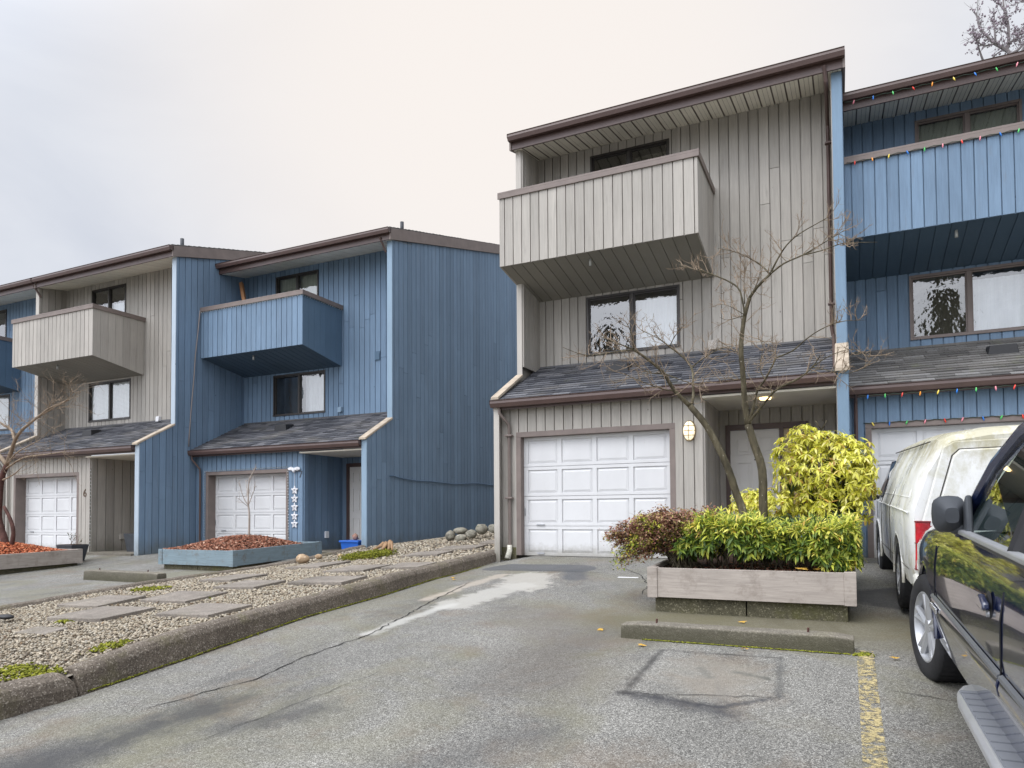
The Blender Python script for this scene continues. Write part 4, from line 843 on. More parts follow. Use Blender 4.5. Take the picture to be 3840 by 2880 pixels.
# ------------------------------------------------------------------ string lights
def stringlights(name,P,n,label,cols,wire='green_wire',s=.017,mini=False,drop=.04,group='strings of outdoor lights'):
    P=[Vector(p) for p in P]; root=thing(name,P[0],label,'string lights',group)
    L_=[0]; 
    for a,b in zip(P,P[1:]): L_.append(L_[-1]+(b-a).length)
    def pt(t):
        d=t*L_[-1]
        for i in range(len(P)-1):
            if d<=L_[i+1]: return P[i].lerp(P[i+1],(d-L_[i])/max(1e-6,L_[i+1]-L_[i]))
        return P[-1].copy()
    W_=[]
    for i in range(n*3+1):
        p=pt(i/(n*3)); p.z-=.012*(1 if i%3 else 0)+random.uniform(0,.006); W_.append(p)
    MB().tube(W_,.005,5).build('wire',M_[wire],root)
    for i in range(n):
        p=pt((i+.5)/n); mb=MB(); ax=Vector((random.uniform(-.5,.5),random.uniform(-.3,.1),-1)).normalized()
        if mini: mb.blob(p+ax*.015,(s,s,s),1,0)
        else: mb.lathe([(.008,0),(.009,.012),(s*.62,.02),(s*.7,.036),(s*.35,.058),(0,.068)],p,ax,8)
        mb.build('bulb',cols[i%len(cols)],root,smooth=True)
    return root
CB=[BULB[k] for k in ('pink','blue','green','red','orange','yellow','blue','green','pink','red')]
e=lambda f:f
xa,xb=XB+.05,XB+3.3
stringlights('string_lights',[(xa,YB-.93-.1,ZB+4.495-.17),(xb,YB-1.03,ZB+4.495-.17)],12,'large coloured bulbs strung below the top gutter of the right blue house',CB)
stringlights('string_lights',[(xa,YB-1.5,ZB+3.225-.10),(xb,YB-1.5,ZB+3.225-.10)],14,'large coloured bulbs clipped below the balcony cap of the right blue house',CB[3:]+CB[:3])
stringlights('string_lights',[(xa+.1,YB-1.82,ZB-.406-.14),(xb,YB-1.82,ZB-.406-.14)],14,'large coloured bulbs under the lower gutter of the right blue house',CB[1:]+CB[:1])
stringlights('string_lights',[(XB+.2,YB-1.56,ZB-.926-.0),(xb-.3,YB-1.56,ZB-.926-.0)],12,'large coloured bulbs along the garage lintel behind the white van',CB[5:]+CB[:5])
gx0,gx1=XMm+LX['g1'],XMm+LX['g2']; yy=YM-1.513-.06; gz=ZM-.926
stringlights('string_lights',[(gx0,yy,FM+.3),(gx0,yy,gz+.03),(gx1,yy,gz+.05),(gx1+.03,yy,FM+.3)],90,'tiny clear bulbs wound round the blue house garage frame',[M_['mini']],s=.011,mini=True)
stringlights('string_lights',[(XMm+.05,YM-1.5,ZM+3.10),(XMm+3.33,YM-1.5,ZM+3.10),(XMm+3.36,YM-.1,ZM+3.10)],60,'tiny clear bulbs under the cap of the blue balcony',[M_['mini']],s=.009,mini=True)
stringlights('string_lights',[(XS+3.43,YS-1.54,FS+2.05),(XS+3.43,YS-1.54,FS+.15)],22,'tiny clear bulbs down the corner beside house number 6',[M_['mini']],s=.011,mini=True)
# star garland
q=atY(1105,1760,YM-1.513-.05); 
G=thing('star_garland',(q.x,q.y,q.z),'white wire star garland with bow hanging right of the blue house garage','garland')
sx0=q.x
def star(cx,cz,r,y):
    mb=MB(); P=[(cx+r*math.sin(4*math.pi*i/5),y,cz+r*math.cos(4*math.pi*i/5)) for i in range(6)]
    for a,b in zip(P,P[1:]): mb.tube([a,b],.012,5)
    return mb
zs=[atY(1105,v,q.y).z for v in (1838,1870,1902,1935,1965)]
for z_ in zs: star(sx0,z_,.095,q.y).build('star',M_['purewhite'],G)
mb=MB(); mb.tube([(sx0,q.y,q.z),(sx0,q.y,zs[-1])],.004,4); mb.build('wire',M_['purewhite'],G)
mb=MB()
for s in(-1,1): mb.blob((sx0+s*.09,q.y-.02,q.z+.01),(.10,.04,.05),1,.15)
mb.blob((sx0,q.y-.03,q.z-.02),(.05,.04,.06),1,.1); mb.build('bow',M_['purewhite'],G)

# ------------------------------------------------------------------ planters
def planter(X0,X1,Y0,Y1,zt0,zt1,h,mat,label,base=True,bh=.13):
    """zt0/zt1 top height at front / back"""
    zc=itp(0,[(0,0)]); root=thing('planter_box',((X0+X1)/2,(Y0+Y1)/2,zt0-h-bh),label,'planter','wooden planter boxes')
    th=.04
    def wallq(name,xa,xb,ya,yb,za,zb):
        mb=MB(); mb.hexa([(xa,ya,za-h),(xb,ya,za-h),(xb,yb,zb-h),(xa,yb,zb-h),(xa,ya,za),(xb,ya,za),(xb,yb,zb),(xa,yb,zb)]); return mb.build(name,M_[mat],root,bevel=.004)
    wallq('front_board',X0+.1,X1-.1,Y0,Y0+th,zt0,zt0); wallq('back_board',X0+.1,X1-.1,Y1-th,Y1,zt1,zt1)
    wallq('side_board',X0,X0+th,Y0+.1,Y1-.1,zt0+(zt1-zt0)*.05,zt1); wallq('side_board',X1-th,X1,Y0+.1,Y1-.1,zt0+(zt1-zt0)*.05,zt1)
    for xx,yy,zz in ((X0,Y0,zt0),(X1-.1,Y0,zt0),(X0,Y1-.1,zt1),(X1-.1,Y1-.1,zt1)):
        mb=MB(); mb.box(xx-.004 if xx==X0 else xx,xx+.1 if xx==X0 else xx+.104,yy-.012 if yy==Y0 else yy,yy+.1 if yy==Y0 else yy+.112,zz-h-.005,zz+.006); mb.build('corner_post',M_[mat],root,bevel=.004)
    if base:
        n=2; 
        for i in range(n):
            a=X0+.06+(X1-X0-.12)*i/n; b=X0+.06+(X1-X0-.12)*(i+1)/n-.012
            mb=MB(); z0_=H((a+b)/2,Y0)-.15; mb.hexa([(a,Y0+.07,z0_),(b,Y0+.07,z0_),(b,Y1-.05,z0_),(a,Y1-.05,z0_),(a,Y0+.07,zt0-h-.006),(b,Y0+.07,zt0-h-.006),(b,Y1-.05,zt1-h-.006),(a,Y1-.05,zt1-h-.006)]); mb.build('concrete_base',M_['mossconc'],root,bevel=.006)
    mb=MB(); mb.hexa([(X0+th,Y0+th,zt0-.15),(X1-th,Y0+th,zt0-.15),(X1-th,Y1-th,zt1-.15),(X0+th,Y1-th,zt1-.15),(X0+th,Y0+th,zt0-.045),(X1-th,Y0+th,zt0-.045),(X1-th,Y1-th,zt1-.045),(X0+th,Y1-th,zt1-.045)]); mb.build('soil',M_['soil'],root)
    return root
planter(-1.90,.068,7.32,9.7,-.575,-.48,.305,'plank','grey plank planter box full of shrubs behind the wheel stop')
planter(-12.24,-10.25,9.58,12.0,-.655,-.58,.29,'plankblue','blue painted planter box heaped with dark bark chips')
planter(-16.8,-14.8,6.6,9.72,-.76,-.70,.29,'plank','weathered grey planter box heaped with bright orange bark chips')
def mulch(X0,X1,Y0,Y1,z,hh,n,mat,label,s=.03):
    X=RNG.uniform(X0,X1,n); Y=RNG.uniform(Y0,Y1,n); u=(X-X0)/(X1-X0)*2-1; v=(Y-Y0)/(Y1-Y0)*2-1
    Z=z+hh*(1-u**2)*(1-v**2)+RNG.uniform(-.01,.015,n)
    mb=grid(list(np.linspace(X0,X1,12)),list(np.linspace(Y0,Y1,12)),lambda x,y:z-.02+hh*(1-((x-X0)/(X1-X0)*2-1)**2)*(1-((y-Y0)/(Y1-Y0)*2-1)**2))
    o=tag(scatter('bark_mulch',np.stack([X,Y,Z],1),RNG.uniform(s*.5,s,n),mat,.3,False,(CUBEV,CUBEF)),label,'mulch',kind='stuff')
    mb.build('mulch_bed',M_['soil'],o,smooth=True)
mulch(-12.2,-10.3,9.62,11.95,-.66,.24,6500,M_['chip'],'heap of reddish brown bark chips in the blue planter')
mulch(-16.76,-14.84,6.65,9.68,-.75,.26,9000,M_['chipred'],'heap of bright orange bark chips in the left planter')
mulch(-1.84,.02,7.37,9.6,-.62,.03,2600,M_['chip'],'dark bark and leaf litter in the grey planter',.02)
# ------------------------------------------------------------------ wheel stops
def wheelstop(X0,X1,Y0,z0_,label,wd=.225,h=.14,tilt=0):
    root=thing('wheel_stop',((X0+X1)/2,Y0,z0_),label,'wheel stop','concrete wheel stops')
    n=14; mb=MB(); pr=[(-wd/2,0),(-wd/2+.012,h*.9),(-wd/2+.026,h),(wd/2-.026,h),(wd/2-.012,h*.9),(wd/2,0)]; k=len(pr)
    for i in range(n+1):
        x=X0+(X1-X0)*i/n; ez=0 if 0<i<n else -.015
        mb.v+=[(x,Y0+a*(1 if 0<i<n else .9),z0_-.03+(z if z==0 else z+.03+ez)+random.uniform(-.002,.002)) for a,z in pr]
    for i in range(n):
        for j in range(k-1): a=i*k+j; mb.f.append((a,a+k,a+k+1,a+1)); mb.m.append(0)
    mb.f+= [tuple(range(k)),tuple(range(n*k,n*k+k))[::-1]]; mb.m+=[0,0]
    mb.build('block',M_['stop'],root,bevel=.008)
    for f in(.16,.82): x=X0+(X1-X0)*f; MB().tube([(x,Y0,z0_+h-.02),(x+.004,Y0,z0_+h+.035)],.009,8).build('pin',M_['redbark'],root)
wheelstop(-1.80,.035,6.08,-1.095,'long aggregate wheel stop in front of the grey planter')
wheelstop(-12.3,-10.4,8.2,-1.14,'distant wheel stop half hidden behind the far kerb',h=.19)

# ------------------------------------------------------------------ plants
def tubes(mb,P,r0,r1,k=7):
    n=len(P); mb.tube(P,[r0+(r1-r0)*(i/(n-1))**.8 for i in range(n)],k)
def smooth_path(P,sub=3):
    P=[Vector(p) for p in P]; out=[]
    for i in range(len(P)-1):
        p0=P[max(i-1,0)];p1=P[i];p2=P[i+1];p3=P[min(i+2,len(P)-1)]
        for s in range(sub):
            t_=s/sub; out.append(.5*((2*p1)+(-p0+p2)*t_+(2*p0-5*p1+4*p2-p3)*t_**2+(-p0+3*p1-3*p2+p3)*t_**3))
    out.append(P[-1]); return out
def twigs(mb,P,n,L0,L1,r,up=.3,lvl=2,bias=None,rng=random):
    for _ in range(n):
        i=rng.randrange(len(P)//4,len(P)-1) if len(P)>4 else rng.randrange(0,len(P)-1); p=P[i].lerp(P[i+1],rng.random()); d=(P[i+1]-P[i]).normalized()
        q=Vector((rng.gauss(0,1),rng.gauss(0,1),rng.gauss(0,1)+up)); q=(d*1.0+q*.75); 
        if bias: q+=Vector(bias)
        q.normalize(); l=rng.uniform(L0,L1); T=[p]
        for k in range(4): q=(q+Vector((rng.gauss(0,.15),rng.gauss(0,.15),rng.gauss(0,.15)+.06))).normalized(); T.append(T[-1]+q*l/4)
        mb.tube(T,[r,r*.85,r*.7,r*.55,r*.35],4,cap=False)
        if lvl>1: twigs(mb,T,3,L0*.45,L1*.5,r*.6,up,lvl-1,bias,rng)
def poly(pts,Ys): return smooth_path([atY(u,v,y) for (u,v),y in zip(pts,Ys)])
rg=random.Random(5)
# the bare tree in the grey planter
T1=thing('bare_tree',(-.9,8.05,-.6),'bare two stemmed tree rising from the grey planter before the garage','tree')
trunk=MB(); br=MB(); tw=MB(); trs=[]
def ln(pts,y0,y1,r0,r1,which='b',nt=5,tl=.32):
    P=poly(pts,[y0+(y1-y0)*i/(len(pts)-1) for i in range(len(pts))])
    tubes(trunk if which=='t' else br,P,r0,r1,9 if which=='t' else 6)
    twigs(tw,P,int(nt*NT[0]),tl*.4,tl,NT[2],.25,NT[1],None,rg); return P
NT=[.85,3,.0045]
P1=[atY(2800,2010,8.05)]
ln([(2812,2110),(2790,1935),(2760,1850),(2735,1770),(2693,1676),(2646,1593),(2588,1523)],8.05,8.0,.048,.034,'t',0)
ln([(2588,1523),(2529,1464),(2488,1399),(2435,1352),(2376,1311)],8.0,7.7,.028,.013,'b',12,.45)
ln([(2588,1523),(2599,1494),(2599,1429),(2594,1382),(2564,1341),(2511,1300)],8.0,8.3,.02,.010,'b',10,.45)
ln([(2511,1300),(2470,1270),(2405,1238)],8.3,8.4,.009,.004,'b',8,.35)
ln([(2511,1300),(2470,1268),(2448,1232)],8.3,8.1,.008,.003,'b',6,.3)
ln([(2511,1300),(2530,1262),(2560,1225)],8.3,8.0,.008,.003,'b',8,.3)
ln([(2376,1311),(2370,1258),(2350,1210)],7.7,7.5,.009,.004,'b',7,.3)
ln([(2376,1311),(2317,1288),(2250,1262)],7.7,7.6,.010,.004,'b',10,.35)
ln([(2376,1311),(2320,1318),(2200,1332),(2110,1302)],7.7,7.4,.010,.003,'b',14,.35)
ln([(2594,1382),(2617,1358),(2693,1311),(2775,1294)],8.25,8.6,.009,.004,'b',12,.35)
ln([(2529,1464),(2480,1458),(2380,1420),(2340,1400)],7.9,7.6,.009,.003,'b',14,.35)
ln([(2488,1399),(2450,1400),(2400,1380),(2370,1350)],7.9,7.6,.008,.003,'b',10,.3)
ln([(2488,1399),(2540,1420),(2600,1440),(2650,1455)],7.9,7.7,.008,.003,'b',10,.3)
ln([(2870,2110),(2862,1925),(2858,1764),(2829,1670),(2805,1593)],8.1,8.15,.052,.040,'t',0)
ln([(2805,1593),(2793,1517),(2787,1417),(2779,1329),(2782,1258),(2793,1182),(2811,1117)],8.15,8.0,.036,.020,'t',10,.35)
ln([(2811,1117),(2840,1076),(2887,1029)],8.0,7.9,.018,.013,'b',6,.3)
ln([(2887,1029),(2917,970),(2952,917),(2999,876),(3075,832),(3105,815)],7.9,7.8,.011,.003,'b',10,.3)
ln([(2887,1029),(2940,988),(3011,956),(3087,912),(3164,865)],7.9,7.6,.011,.003,'b',16,.3)
ln([(3011,956),(3080,940),(3150,915),(3190,910),(3290,908)],7.75,7.3,.007,.002,'b',12,.22)
ln([(2887,1029),(2846,988),(2764,947),(2693,932)],7.9,8.1,.010,.003,'b',18,.28)
ln([(2793,1182),(2776,1094),(2740,1059),(2670,1029),(2625,1012)],8.0,8.2,.012,.006,'b',14,.28)
ln([(2670,1029),(2600,1010),(2546,991)],8.2,8.3,.006,.002,'b',10,.22)
ln([(2793,1140),(2790,1070),(2794,980)],8.0,7.9,.007,.002,'b',12,.25)
ln([(2811,1117),(2840,1060),(2850,1020)],8.0,7.9,.007,.002,'b',8,.25)
ln([(2790,1180),(2740,1150),(2700,1140)],8.0,8.2,.006,.002,'b',8,.25)
ln([(2793,1182),(2730,1200),(2700,1190)],8.0,8.2,.006,.002,'b',5,.25)
ln([(2805,1593),(2823,1535),(2840,1464),(2870,1423),(2911,1341)],8.15,7.8,.020,.008,'b',6,.3)
ln([(2911,1341),(2890,1300),(2840,1270)],7.8,7.9,.006,.002,'b',10,.3)
ln([(2805,1593),(2823,1564),(2881,1494),(2917,1458),(2999,1417),(3046,1376),(3075,1335)],8.15,7.7,.018,.005,'b',12,.35)
ln([(2911,1341),(2970,1317),(3011,1282),(3058,1247),(3117,1217),(3175,1203),(3246,1200)],7.8,7.2,.009,.002,'b',12,.28)
ln([(3046,1376),(3110,1390),(3180,1400),(3250,1375)],7.7,7.3,.006,.002,'b',10,.3)
ln([(3046,1376),(3120,1330),(3200,1310),(3260,1340)],7.7,7.2,.006,.002,'b',10,.3)
ln([(2787,1417),(2740,1430),(2680,1440)],8.1,7.9,.006,.002,'b',8,.3)
ln([(2779,1329),(2730,1300),(2690,1275)],8.1,8.3,.006,.002,'b',7,.3)
ln([(2870,1423),(2850,1380),(2860,1300),(2840,1260)],8.0,8.1,.007,.002,'b',8,.3)
trunk.build('trunk',M_['bark'],T1,smooth=True,fix=False); br.build('branch',M_['bark'],T1,smooth=True,fix=False); tw.build('twigs',M_['twig'],T1,fix=False)
# left tree
NT=[.6,3,.005]
T2=thing('bare_tree',(-15.8,8.7,-.6),'bare reddish tree at the left edge above orange bark chips','tree')
trunk=MB(); br=MB(); tw=MB()
Yt=8.6
ln([(22,2060),(17,2025),(5,1985),(-5,1940),(-2,1880),(5,1800),(25,1743)],Yt,Yt,.075,.05,'t',3,.4)
ln([(40,2060),(50,2000),(40,1950),(15,1900)],Yt,Yt,.045,.03,'t',0)
ln([(25,1743),(43,1691),(56,1652),(78,1617),(113,1587),(152,1556),(187,1530),(256,1500)],Yt,8.2,.05,.012,'b',40,.8)
ln([(56,1652),(43,1613),(17,1595),(-20,1570)],Yt,8.8,.035,.015,'b',16,.7)
ln([(113,1587),(150,1560),(200,1530),(250,1500),(275,1470)],8.4,8.1,.02,.005,'b',30,.6)
ln([(25,1743),(-10,1700),(-60,1660)],Yt,8.6,.05,.02,'b',10,.7)
ln([(20,1760),(87,1717),(174,1704),(250,1692)],Yt,8.2,.022,.006,'b',24,.6)
ln([(25,1743),(60,1700),(120,1665),(150,1650)],Yt,8.3,.02,.006,'b',14,.6)
ln([(10,1800),(50,1780),(90,1745)],Yt,8.3,.02,.006,'b',10,.5)
trunk.build('trunk',M_['redbark'],T2,smooth=True,fix=False); br.build('branch',M_['twig'],T2,smooth=True,fix=False); tw.build('twigs',M_['twig'],T2,fix=False)
# sapling
NT=[1,2,.005]
T3=thing('sapling',(-11.3,10.9,-.6),'leafless sapling in the blue planter in front of the white garage door','sapling')
trunk=MB(); br=MB(); tw=MB(); Ya=10.9
ln([(933,2025),(935,1934),(931,1891),(931,1839),(935,1799),(948,1773),(961,1752)],Ya,Ya,.024,.008,'t',6,.3)
ln([(931,1895),(915,1870),(905,1840),(900,1812)],Ya,10.8,.011,.004,'b',4,.2)
ln([(933,1890),(945,1860),(954,1830),(957,1804)],Ya,11,.010,.004,'b',4,.2)
ln([(931,1900),(912,1885),(898,1872)],Ya,10.7,.009,.004,'b',3,.2)
ln([(931,1880),(926,1840),(922,1800)],Ya,11.1,.009,.004,'b',3,.2)
trunk.build('trunk',M_['twigpale'],T3,smooth=True,fix=False); br.build('branch',M_['twigpale'],T3,smooth=True,fix=False); tw.build('twigs',M_['twigpale'],T3,fix=False)
# background tree behind the right house
NT=[.6,2,.009]
T4=thing('budding_tree',(6.0,27.0,-.7),'budding bare tree rising behind the right roof','tree')
trunk=MB(); br=MB(); tw=MB(); Yb=26
b0=atY(3800,240,Yb); trunk.tube([(b0.x+.4,Yb,-.9),(b0.x+.4,Yb,6),(b0.x+.2,Yb,10),b0],[.35,.28,.18,.07],10)
ALL=[]
ALL.append(ln([(3800,240),(3787,204),(3773,186),(3729,163),(3700,134),(3673,101),(3664,61),(3652,45)],Yb,Yb,.07,.02,'b',26,.9))
ALL.append(ln([(3773,186),(3782,163),(3782,108),(3776,72),(3765,36),(3762,-10),(3758,-60)],Yb,Yb+.5,.06,.02,'b',30,.9))
ALL.append(ln([(3691,240),(3673,190),(3664,154),(3650,130)],Yb,Yb-.5,.04,.012,'b',16,.8))
ALL.append(ln([(3729,163),(3690,172),(3665,155)],Yb,Yb-.5,.035,.012,'b',12,.7))
ALL.append(ln([(3735,165),(3729,110),(3729,45)],Yb,Yb+.5,.035,.012,'b',14,.7))
ALL.append(ln([(3782,163),(3815,140),(3835,110),(3860,60)],Yb,Yb+.5,.04,.015,'b',16,.8))
ALL.append(ln([(3787,204),(3820,185),(3850,150),(3900,100)],Yb,Yb,.05,.02,'b',18,.8))
ALL.append(ln([(3800,240),(3850,160),(3870,60),(3850,0),(3826,5)],Yb,Yb,.06,.02,'b',20,.8))
ALL.append(ln([(3700,240),(3740,200),(3760,190)],Yb,Yb,.03,.012,'b',14,.7))
trunk.build('trunk',M_['twigdark'],T4,fix=False); br.build('branch',M_['twigdark'],T4,fix=False); tw.build('twigs',M_['twigdark'],T4,fix=False)
V=np.array(tw.v); idx=RNG.choice(len(V),800); 
o=tag(scatter('buds',V[idx]+RNG.normal(0,.03,(800,3)),RNG.uniform(.018,.036,800),plain('purple_bud',(.27,.22,.25),.8),1.0,True,None,T4),kind='stuff')

# leafy shrubs ------------------------------------------------
def leafmesh(name,items,mat,parent,wr=.26,fold=.25,curl=.5):
    """items: (base, direction, up, length). Each leaf is a folded, curled strip of its own."""
    n=len(items); B=np.array([i[0] for i in items]); D_=np.array([i[1] for i in items]); U_=np.array([i[2] for i in items]); Ln=np.array([i[3] for i in items])[:,None]
    D_/=np.linalg.norm(D_,axis=1)[:,None]; Sd=np.cross(D_,U_); Sd/=np.linalg.norm(Sd,axis=1)[:,None]+1e-9; Nn=np.cross(Sd,D_)
    V=[]
    for t_,w_ in ((0,.12),(.35,1),(.7,.8),(1,.04)):
        c_=B+D_*Ln*t_-Nn*Ln*(curl*.35*t_*t_)
        V+= [c_-Sd*Ln*wr*.5*w_+Nn*Ln*fold*.12*w_, c_, c_+Sd*Ln*wr*.5*w_+Nn*Ln*fold*.12*w_]
    V=np.stack(V,1); off=np.array(wloc(parent)); V=V-off
    Fq=[]
    for r in range(3):
        for c_ in range(2): a=r*3+c_; Fq.append((a,a+1,a+4,a+3))
    Fq=np.array(Fq); Fc=(Fq[None]+(np.arange(n)*12)[:,None,None]).reshape(-1,4)
    me=bpy.data.meshes.new(name); me.vertices.add(n*12); me.vertices.foreach_set('co',V.astype(np.float32).ravel()); nf=len(Fc)
    me.loops.add(nf*4); me.loops.foreach_set('vertex_index',Fc.astype(np.int32).ravel()); me.polygons.add(nf); me.polygons.foreach_set('loop_start',np.arange(0,nf*4,4,dtype=np.int32)); me.update(calc_edges=True); me.materials.append(mat)
    o=bpy.data.objects.new(name,me); COL.objects.link(o); o.parent=parent; return o
def whorls(centers,axes,nl,L0,L1,droop,items):
    items_=items
    for c_,ax in zip(centers,axes):
        ax=Vector(ax).normalized(); a=ax.orthogonal().normalized(); b=ax.cross(a); k=random.randint(nl-2,nl+2); ph=random.random()*6
        for i in range(k):
            th=ph+6.283*i/k+random.gauss(0,.2); el=random.uniform(.1,.6)
            d=(a*math.cos(th)+b*math.sin(th))*math.cos(el)+ax*math.sin(el); d=d+Vector((0,0,-droop*random.uniform(.4,1.2)))
            u=Vector((0,0,1))+ax*.5+Vector((random.gauss(0,.2),random.gauss(0,.2),0)); items.append((tuple(c_),tuple(d),tuple(u),random.uniform(L0,L1)*random.choice((.55,.8,1,1,1.1))))
def ell(c,r,n,shell=.6,zmin=-9):
    P=[];A=[]
    while len(P)<n:
        d=Vector((random.gauss(0,1),random.gauss(0,1),random.gauss(0,1))).normalized(); f=shell+(1-shell)*random.random()**.6
        f*=1+.12*math.sin(d.x*5+d.z*7)*math.sin(d.y*4+1.3)
        p=Vector((c[0]+d.x*r[0]*f,c[1]+d.y*r[1]*f,c[2]+d.z*r[2]*f))
        if p.z<zmin: continue
        P.append(p); A.append(d+Vector((0,0,.35)))
    return P,A
def conifer(x,y,zb,h,r,label,seed):
    rr=random.Random(seed); root=thing('conifer',(x,y,zb),label,'tree','conifers behind the photographer'); it=[]
    MB().tube([(x,y,zb-.3),(x,y,zb+h*.95)],[.28,.03],8).build('trunk',M_['redbark'],root)
    for i in range(5200):
        t_=rr.random()**.8; zz=zb+h*(.12+.88*t_); R_=r*(1-t_)**.8*(.75+.35*math.sin(zz*4.1+i%5)); a=rr.random()*6.283; q=R_*rr.random()**.4
        it.append(((x+q*math.cos(a),y+q*math.sin(a),zz-.25*q),(math.cos(a),math.sin(a),-.35+rr.gauss(0,.3)),(0,0,1),rr.uniform(.4,.9)))
    leafmesh('foliage',it,CONM,root,.5,.3,.3)
CONM=isl('conifer_needle',[(0,(.05,.06,.04)),(1,(.09,.105,.07))],.8,.2)
conifer(6.4,-30,-2.9,18.5,3.4,'tall dark conifer mirrored in the left pane of the right blue house',3)
conifer(10.5,-31,-2.9,13,3.2,'shorter conifer mirrored low in the window of the right blue house',4)
conifer(-17.0,-30,-2.9,18,4.0,'dark conifer mirrored in the left middle pane of the grey house',5)
random.seed(21)
SH=thing('yellow_shrub',(-.25,8.85,-.55),'tall drooping yellow leaved shrub in the grey planter, right of the trunks','shrub')
it=[]
for c_,r_,n_ in (((-.12,8.85,.42),(.46,.40,.42),260),((.07,8.8,.47),(.22,.32,.40),110),((-.48,8.8,.40),(.26,.32,.46),120),((-.44,8.85,.90),(.17,.18,.14),20),((-.62,8.8,.66),(.20,.18,.24),30),((-.16,8.8,.02),(.42,.35,.25),110),((-1.04,8.75,.04),(.22,.26,.26),75),((-.82,8.7,.02),(.30,.30,.28),100),((-.22,8.85,.80),(.26,.22,.14),50),((-.3,8.8,-.30),(.45,.3,.2),70),((-1.13,8.65,.17),(.06,.06,.06),5)):
    P,A=ell(c_,r_,int(n_*1.45),.62); whorls(P,A,9,.055,.105,.75,it)
leafmesh('foliage',it,M_['yleaf'],SH,.29,.3,.7)
it=[]; 
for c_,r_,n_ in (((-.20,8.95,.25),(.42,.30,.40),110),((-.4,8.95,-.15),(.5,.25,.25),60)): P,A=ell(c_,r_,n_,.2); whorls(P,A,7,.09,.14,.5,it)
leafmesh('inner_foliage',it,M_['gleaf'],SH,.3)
mb=MB()
for i in range(26):
    a=random.uniform(0,6.28); tx_=-.25+.42*math.cos(a)*random.random(); tz_=random.uniform(.1,.85); p0=Vector((random.uniform(-.45,-.0),8.9,-.6)); p2=Vector((tx_,8.85+.3*math.sin(a),tz_)); mb.tube(smooth_path([p0,p0.lerp(p2,.5)+Vector((random.gauss(0,.08),random.gauss(0,.08),0)),p2]),[.014]*4+[.009]*3,6)
for u,v,dx in ((3030,1700,.0),(3070,1660,.02)): pass
mb.tube([atY(3080,1612,8.8),atY(3066,1590,8.8),atY(3058,1578,8.8)],.006,5); mb.tube([atY(3080,1612,8.8),atY(3094,1590,8.8),atY(3100,1576,8.8)],.006,5)
mb.build('stem',M_['bark'],SH,smooth=True,fix=False)
HD=thing('low_hedge',(-.7,7.9,-.6),'low green and yellow hedge filling the front of the grey planter','hedge')
it=[]; P=[];A=[]
def hedgept():
    x=random.uniform(-1.62,.06); y=random.uniform(7.42,8.4); top=-.13+.05*math.sin(x*5+1)+.03*math.sin(x*13)-.07*max(0,x+.35)
    f=random.random()
    if f<.5: z=top+random.gauss(0,.035); ax=(random.gauss(0,.35),-.45+random.gauss(0,.35),1)
    else: y=7.42+abs(random.gauss(0,.07))+.05*math.sin(x*7); z=random.uniform(-.52 if x>-.25 else -.42,top); ax=(random.gauss(0,.45),-1,random.uniform(-.15,.7))
    if random.random()<.10: x=.06+abs(random.gauss(0,.02)); y=random.uniform(7.4,8.3); z=random.uniform(-.52,top); ax=(1,-.3,.4)
    return Vector((x,y,z)),Vector(ax)
while len(P)<1450:
    p,a=hedgept()
    if p.z<-.2 and math.sin(p.x*6.1+p.z*9)+math.sin(p.x*11.3-p.z*5)>.75 and p.x<-.25: continue
    if p.z<-.38 and p.x<-.3 and random.random()<.6: continue
    P.append(p);A.append(a)
up=[i for i in range(len(P)) if P[i].z>-.22 or (P[i].x>-.35 and random.random()<.6)]; lo=[i for i in range(len(P)) if i not in set(up)]
whorls([P[i] for i in up],[A[i] for i in up],10,.05,.10,.12,it); leafmesh('foliage',it,M_['hleaf'],HD,.20,.3,.35)
it=[]; whorls([P[i] for i in lo],[A[i] for i in lo],9,.07,.12,.3,it)
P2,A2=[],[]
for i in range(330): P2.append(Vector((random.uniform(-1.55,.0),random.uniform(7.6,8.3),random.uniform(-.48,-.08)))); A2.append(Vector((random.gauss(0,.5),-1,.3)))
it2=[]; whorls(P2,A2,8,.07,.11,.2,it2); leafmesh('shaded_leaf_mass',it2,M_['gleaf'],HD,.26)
k=len(it)//2; leafmesh('lower_foliage',it,isl('mid_green_leaf',[(0,(.03,.06,.012)),(.4,(.085,.15,.02)),(.75,(.22,.28,.03)),(1,(.45,.45,.06))],.5,.4,.22),HD,.24)
mb=MB()
for i in range(60):
    x=random.uniform(-1.5,0); p0=Vector((x,random.uniform(7.6,8.2),-.62)); p1=p0+Vector((random.gauss(0,.15),random.uniform(-.2,.1),random.uniform(.25,.5))); mb.tube(smooth_path([p0,p0.lerp(p1,.5)+Vector((random.gauss(0,.04),0,0)),p1],2),.006,5)
mb.build('stem',M_['bark'],HD,fix=False)
random.seed(33)
BS=thing('bronze_shrub',(-1.75,7.85,-.6),'spreading bronze leaved shrub overhanging the left end of the grey planter','shrub')
it=[]; mb=MB(); base=Vector((-1.62,7.85,-.6))
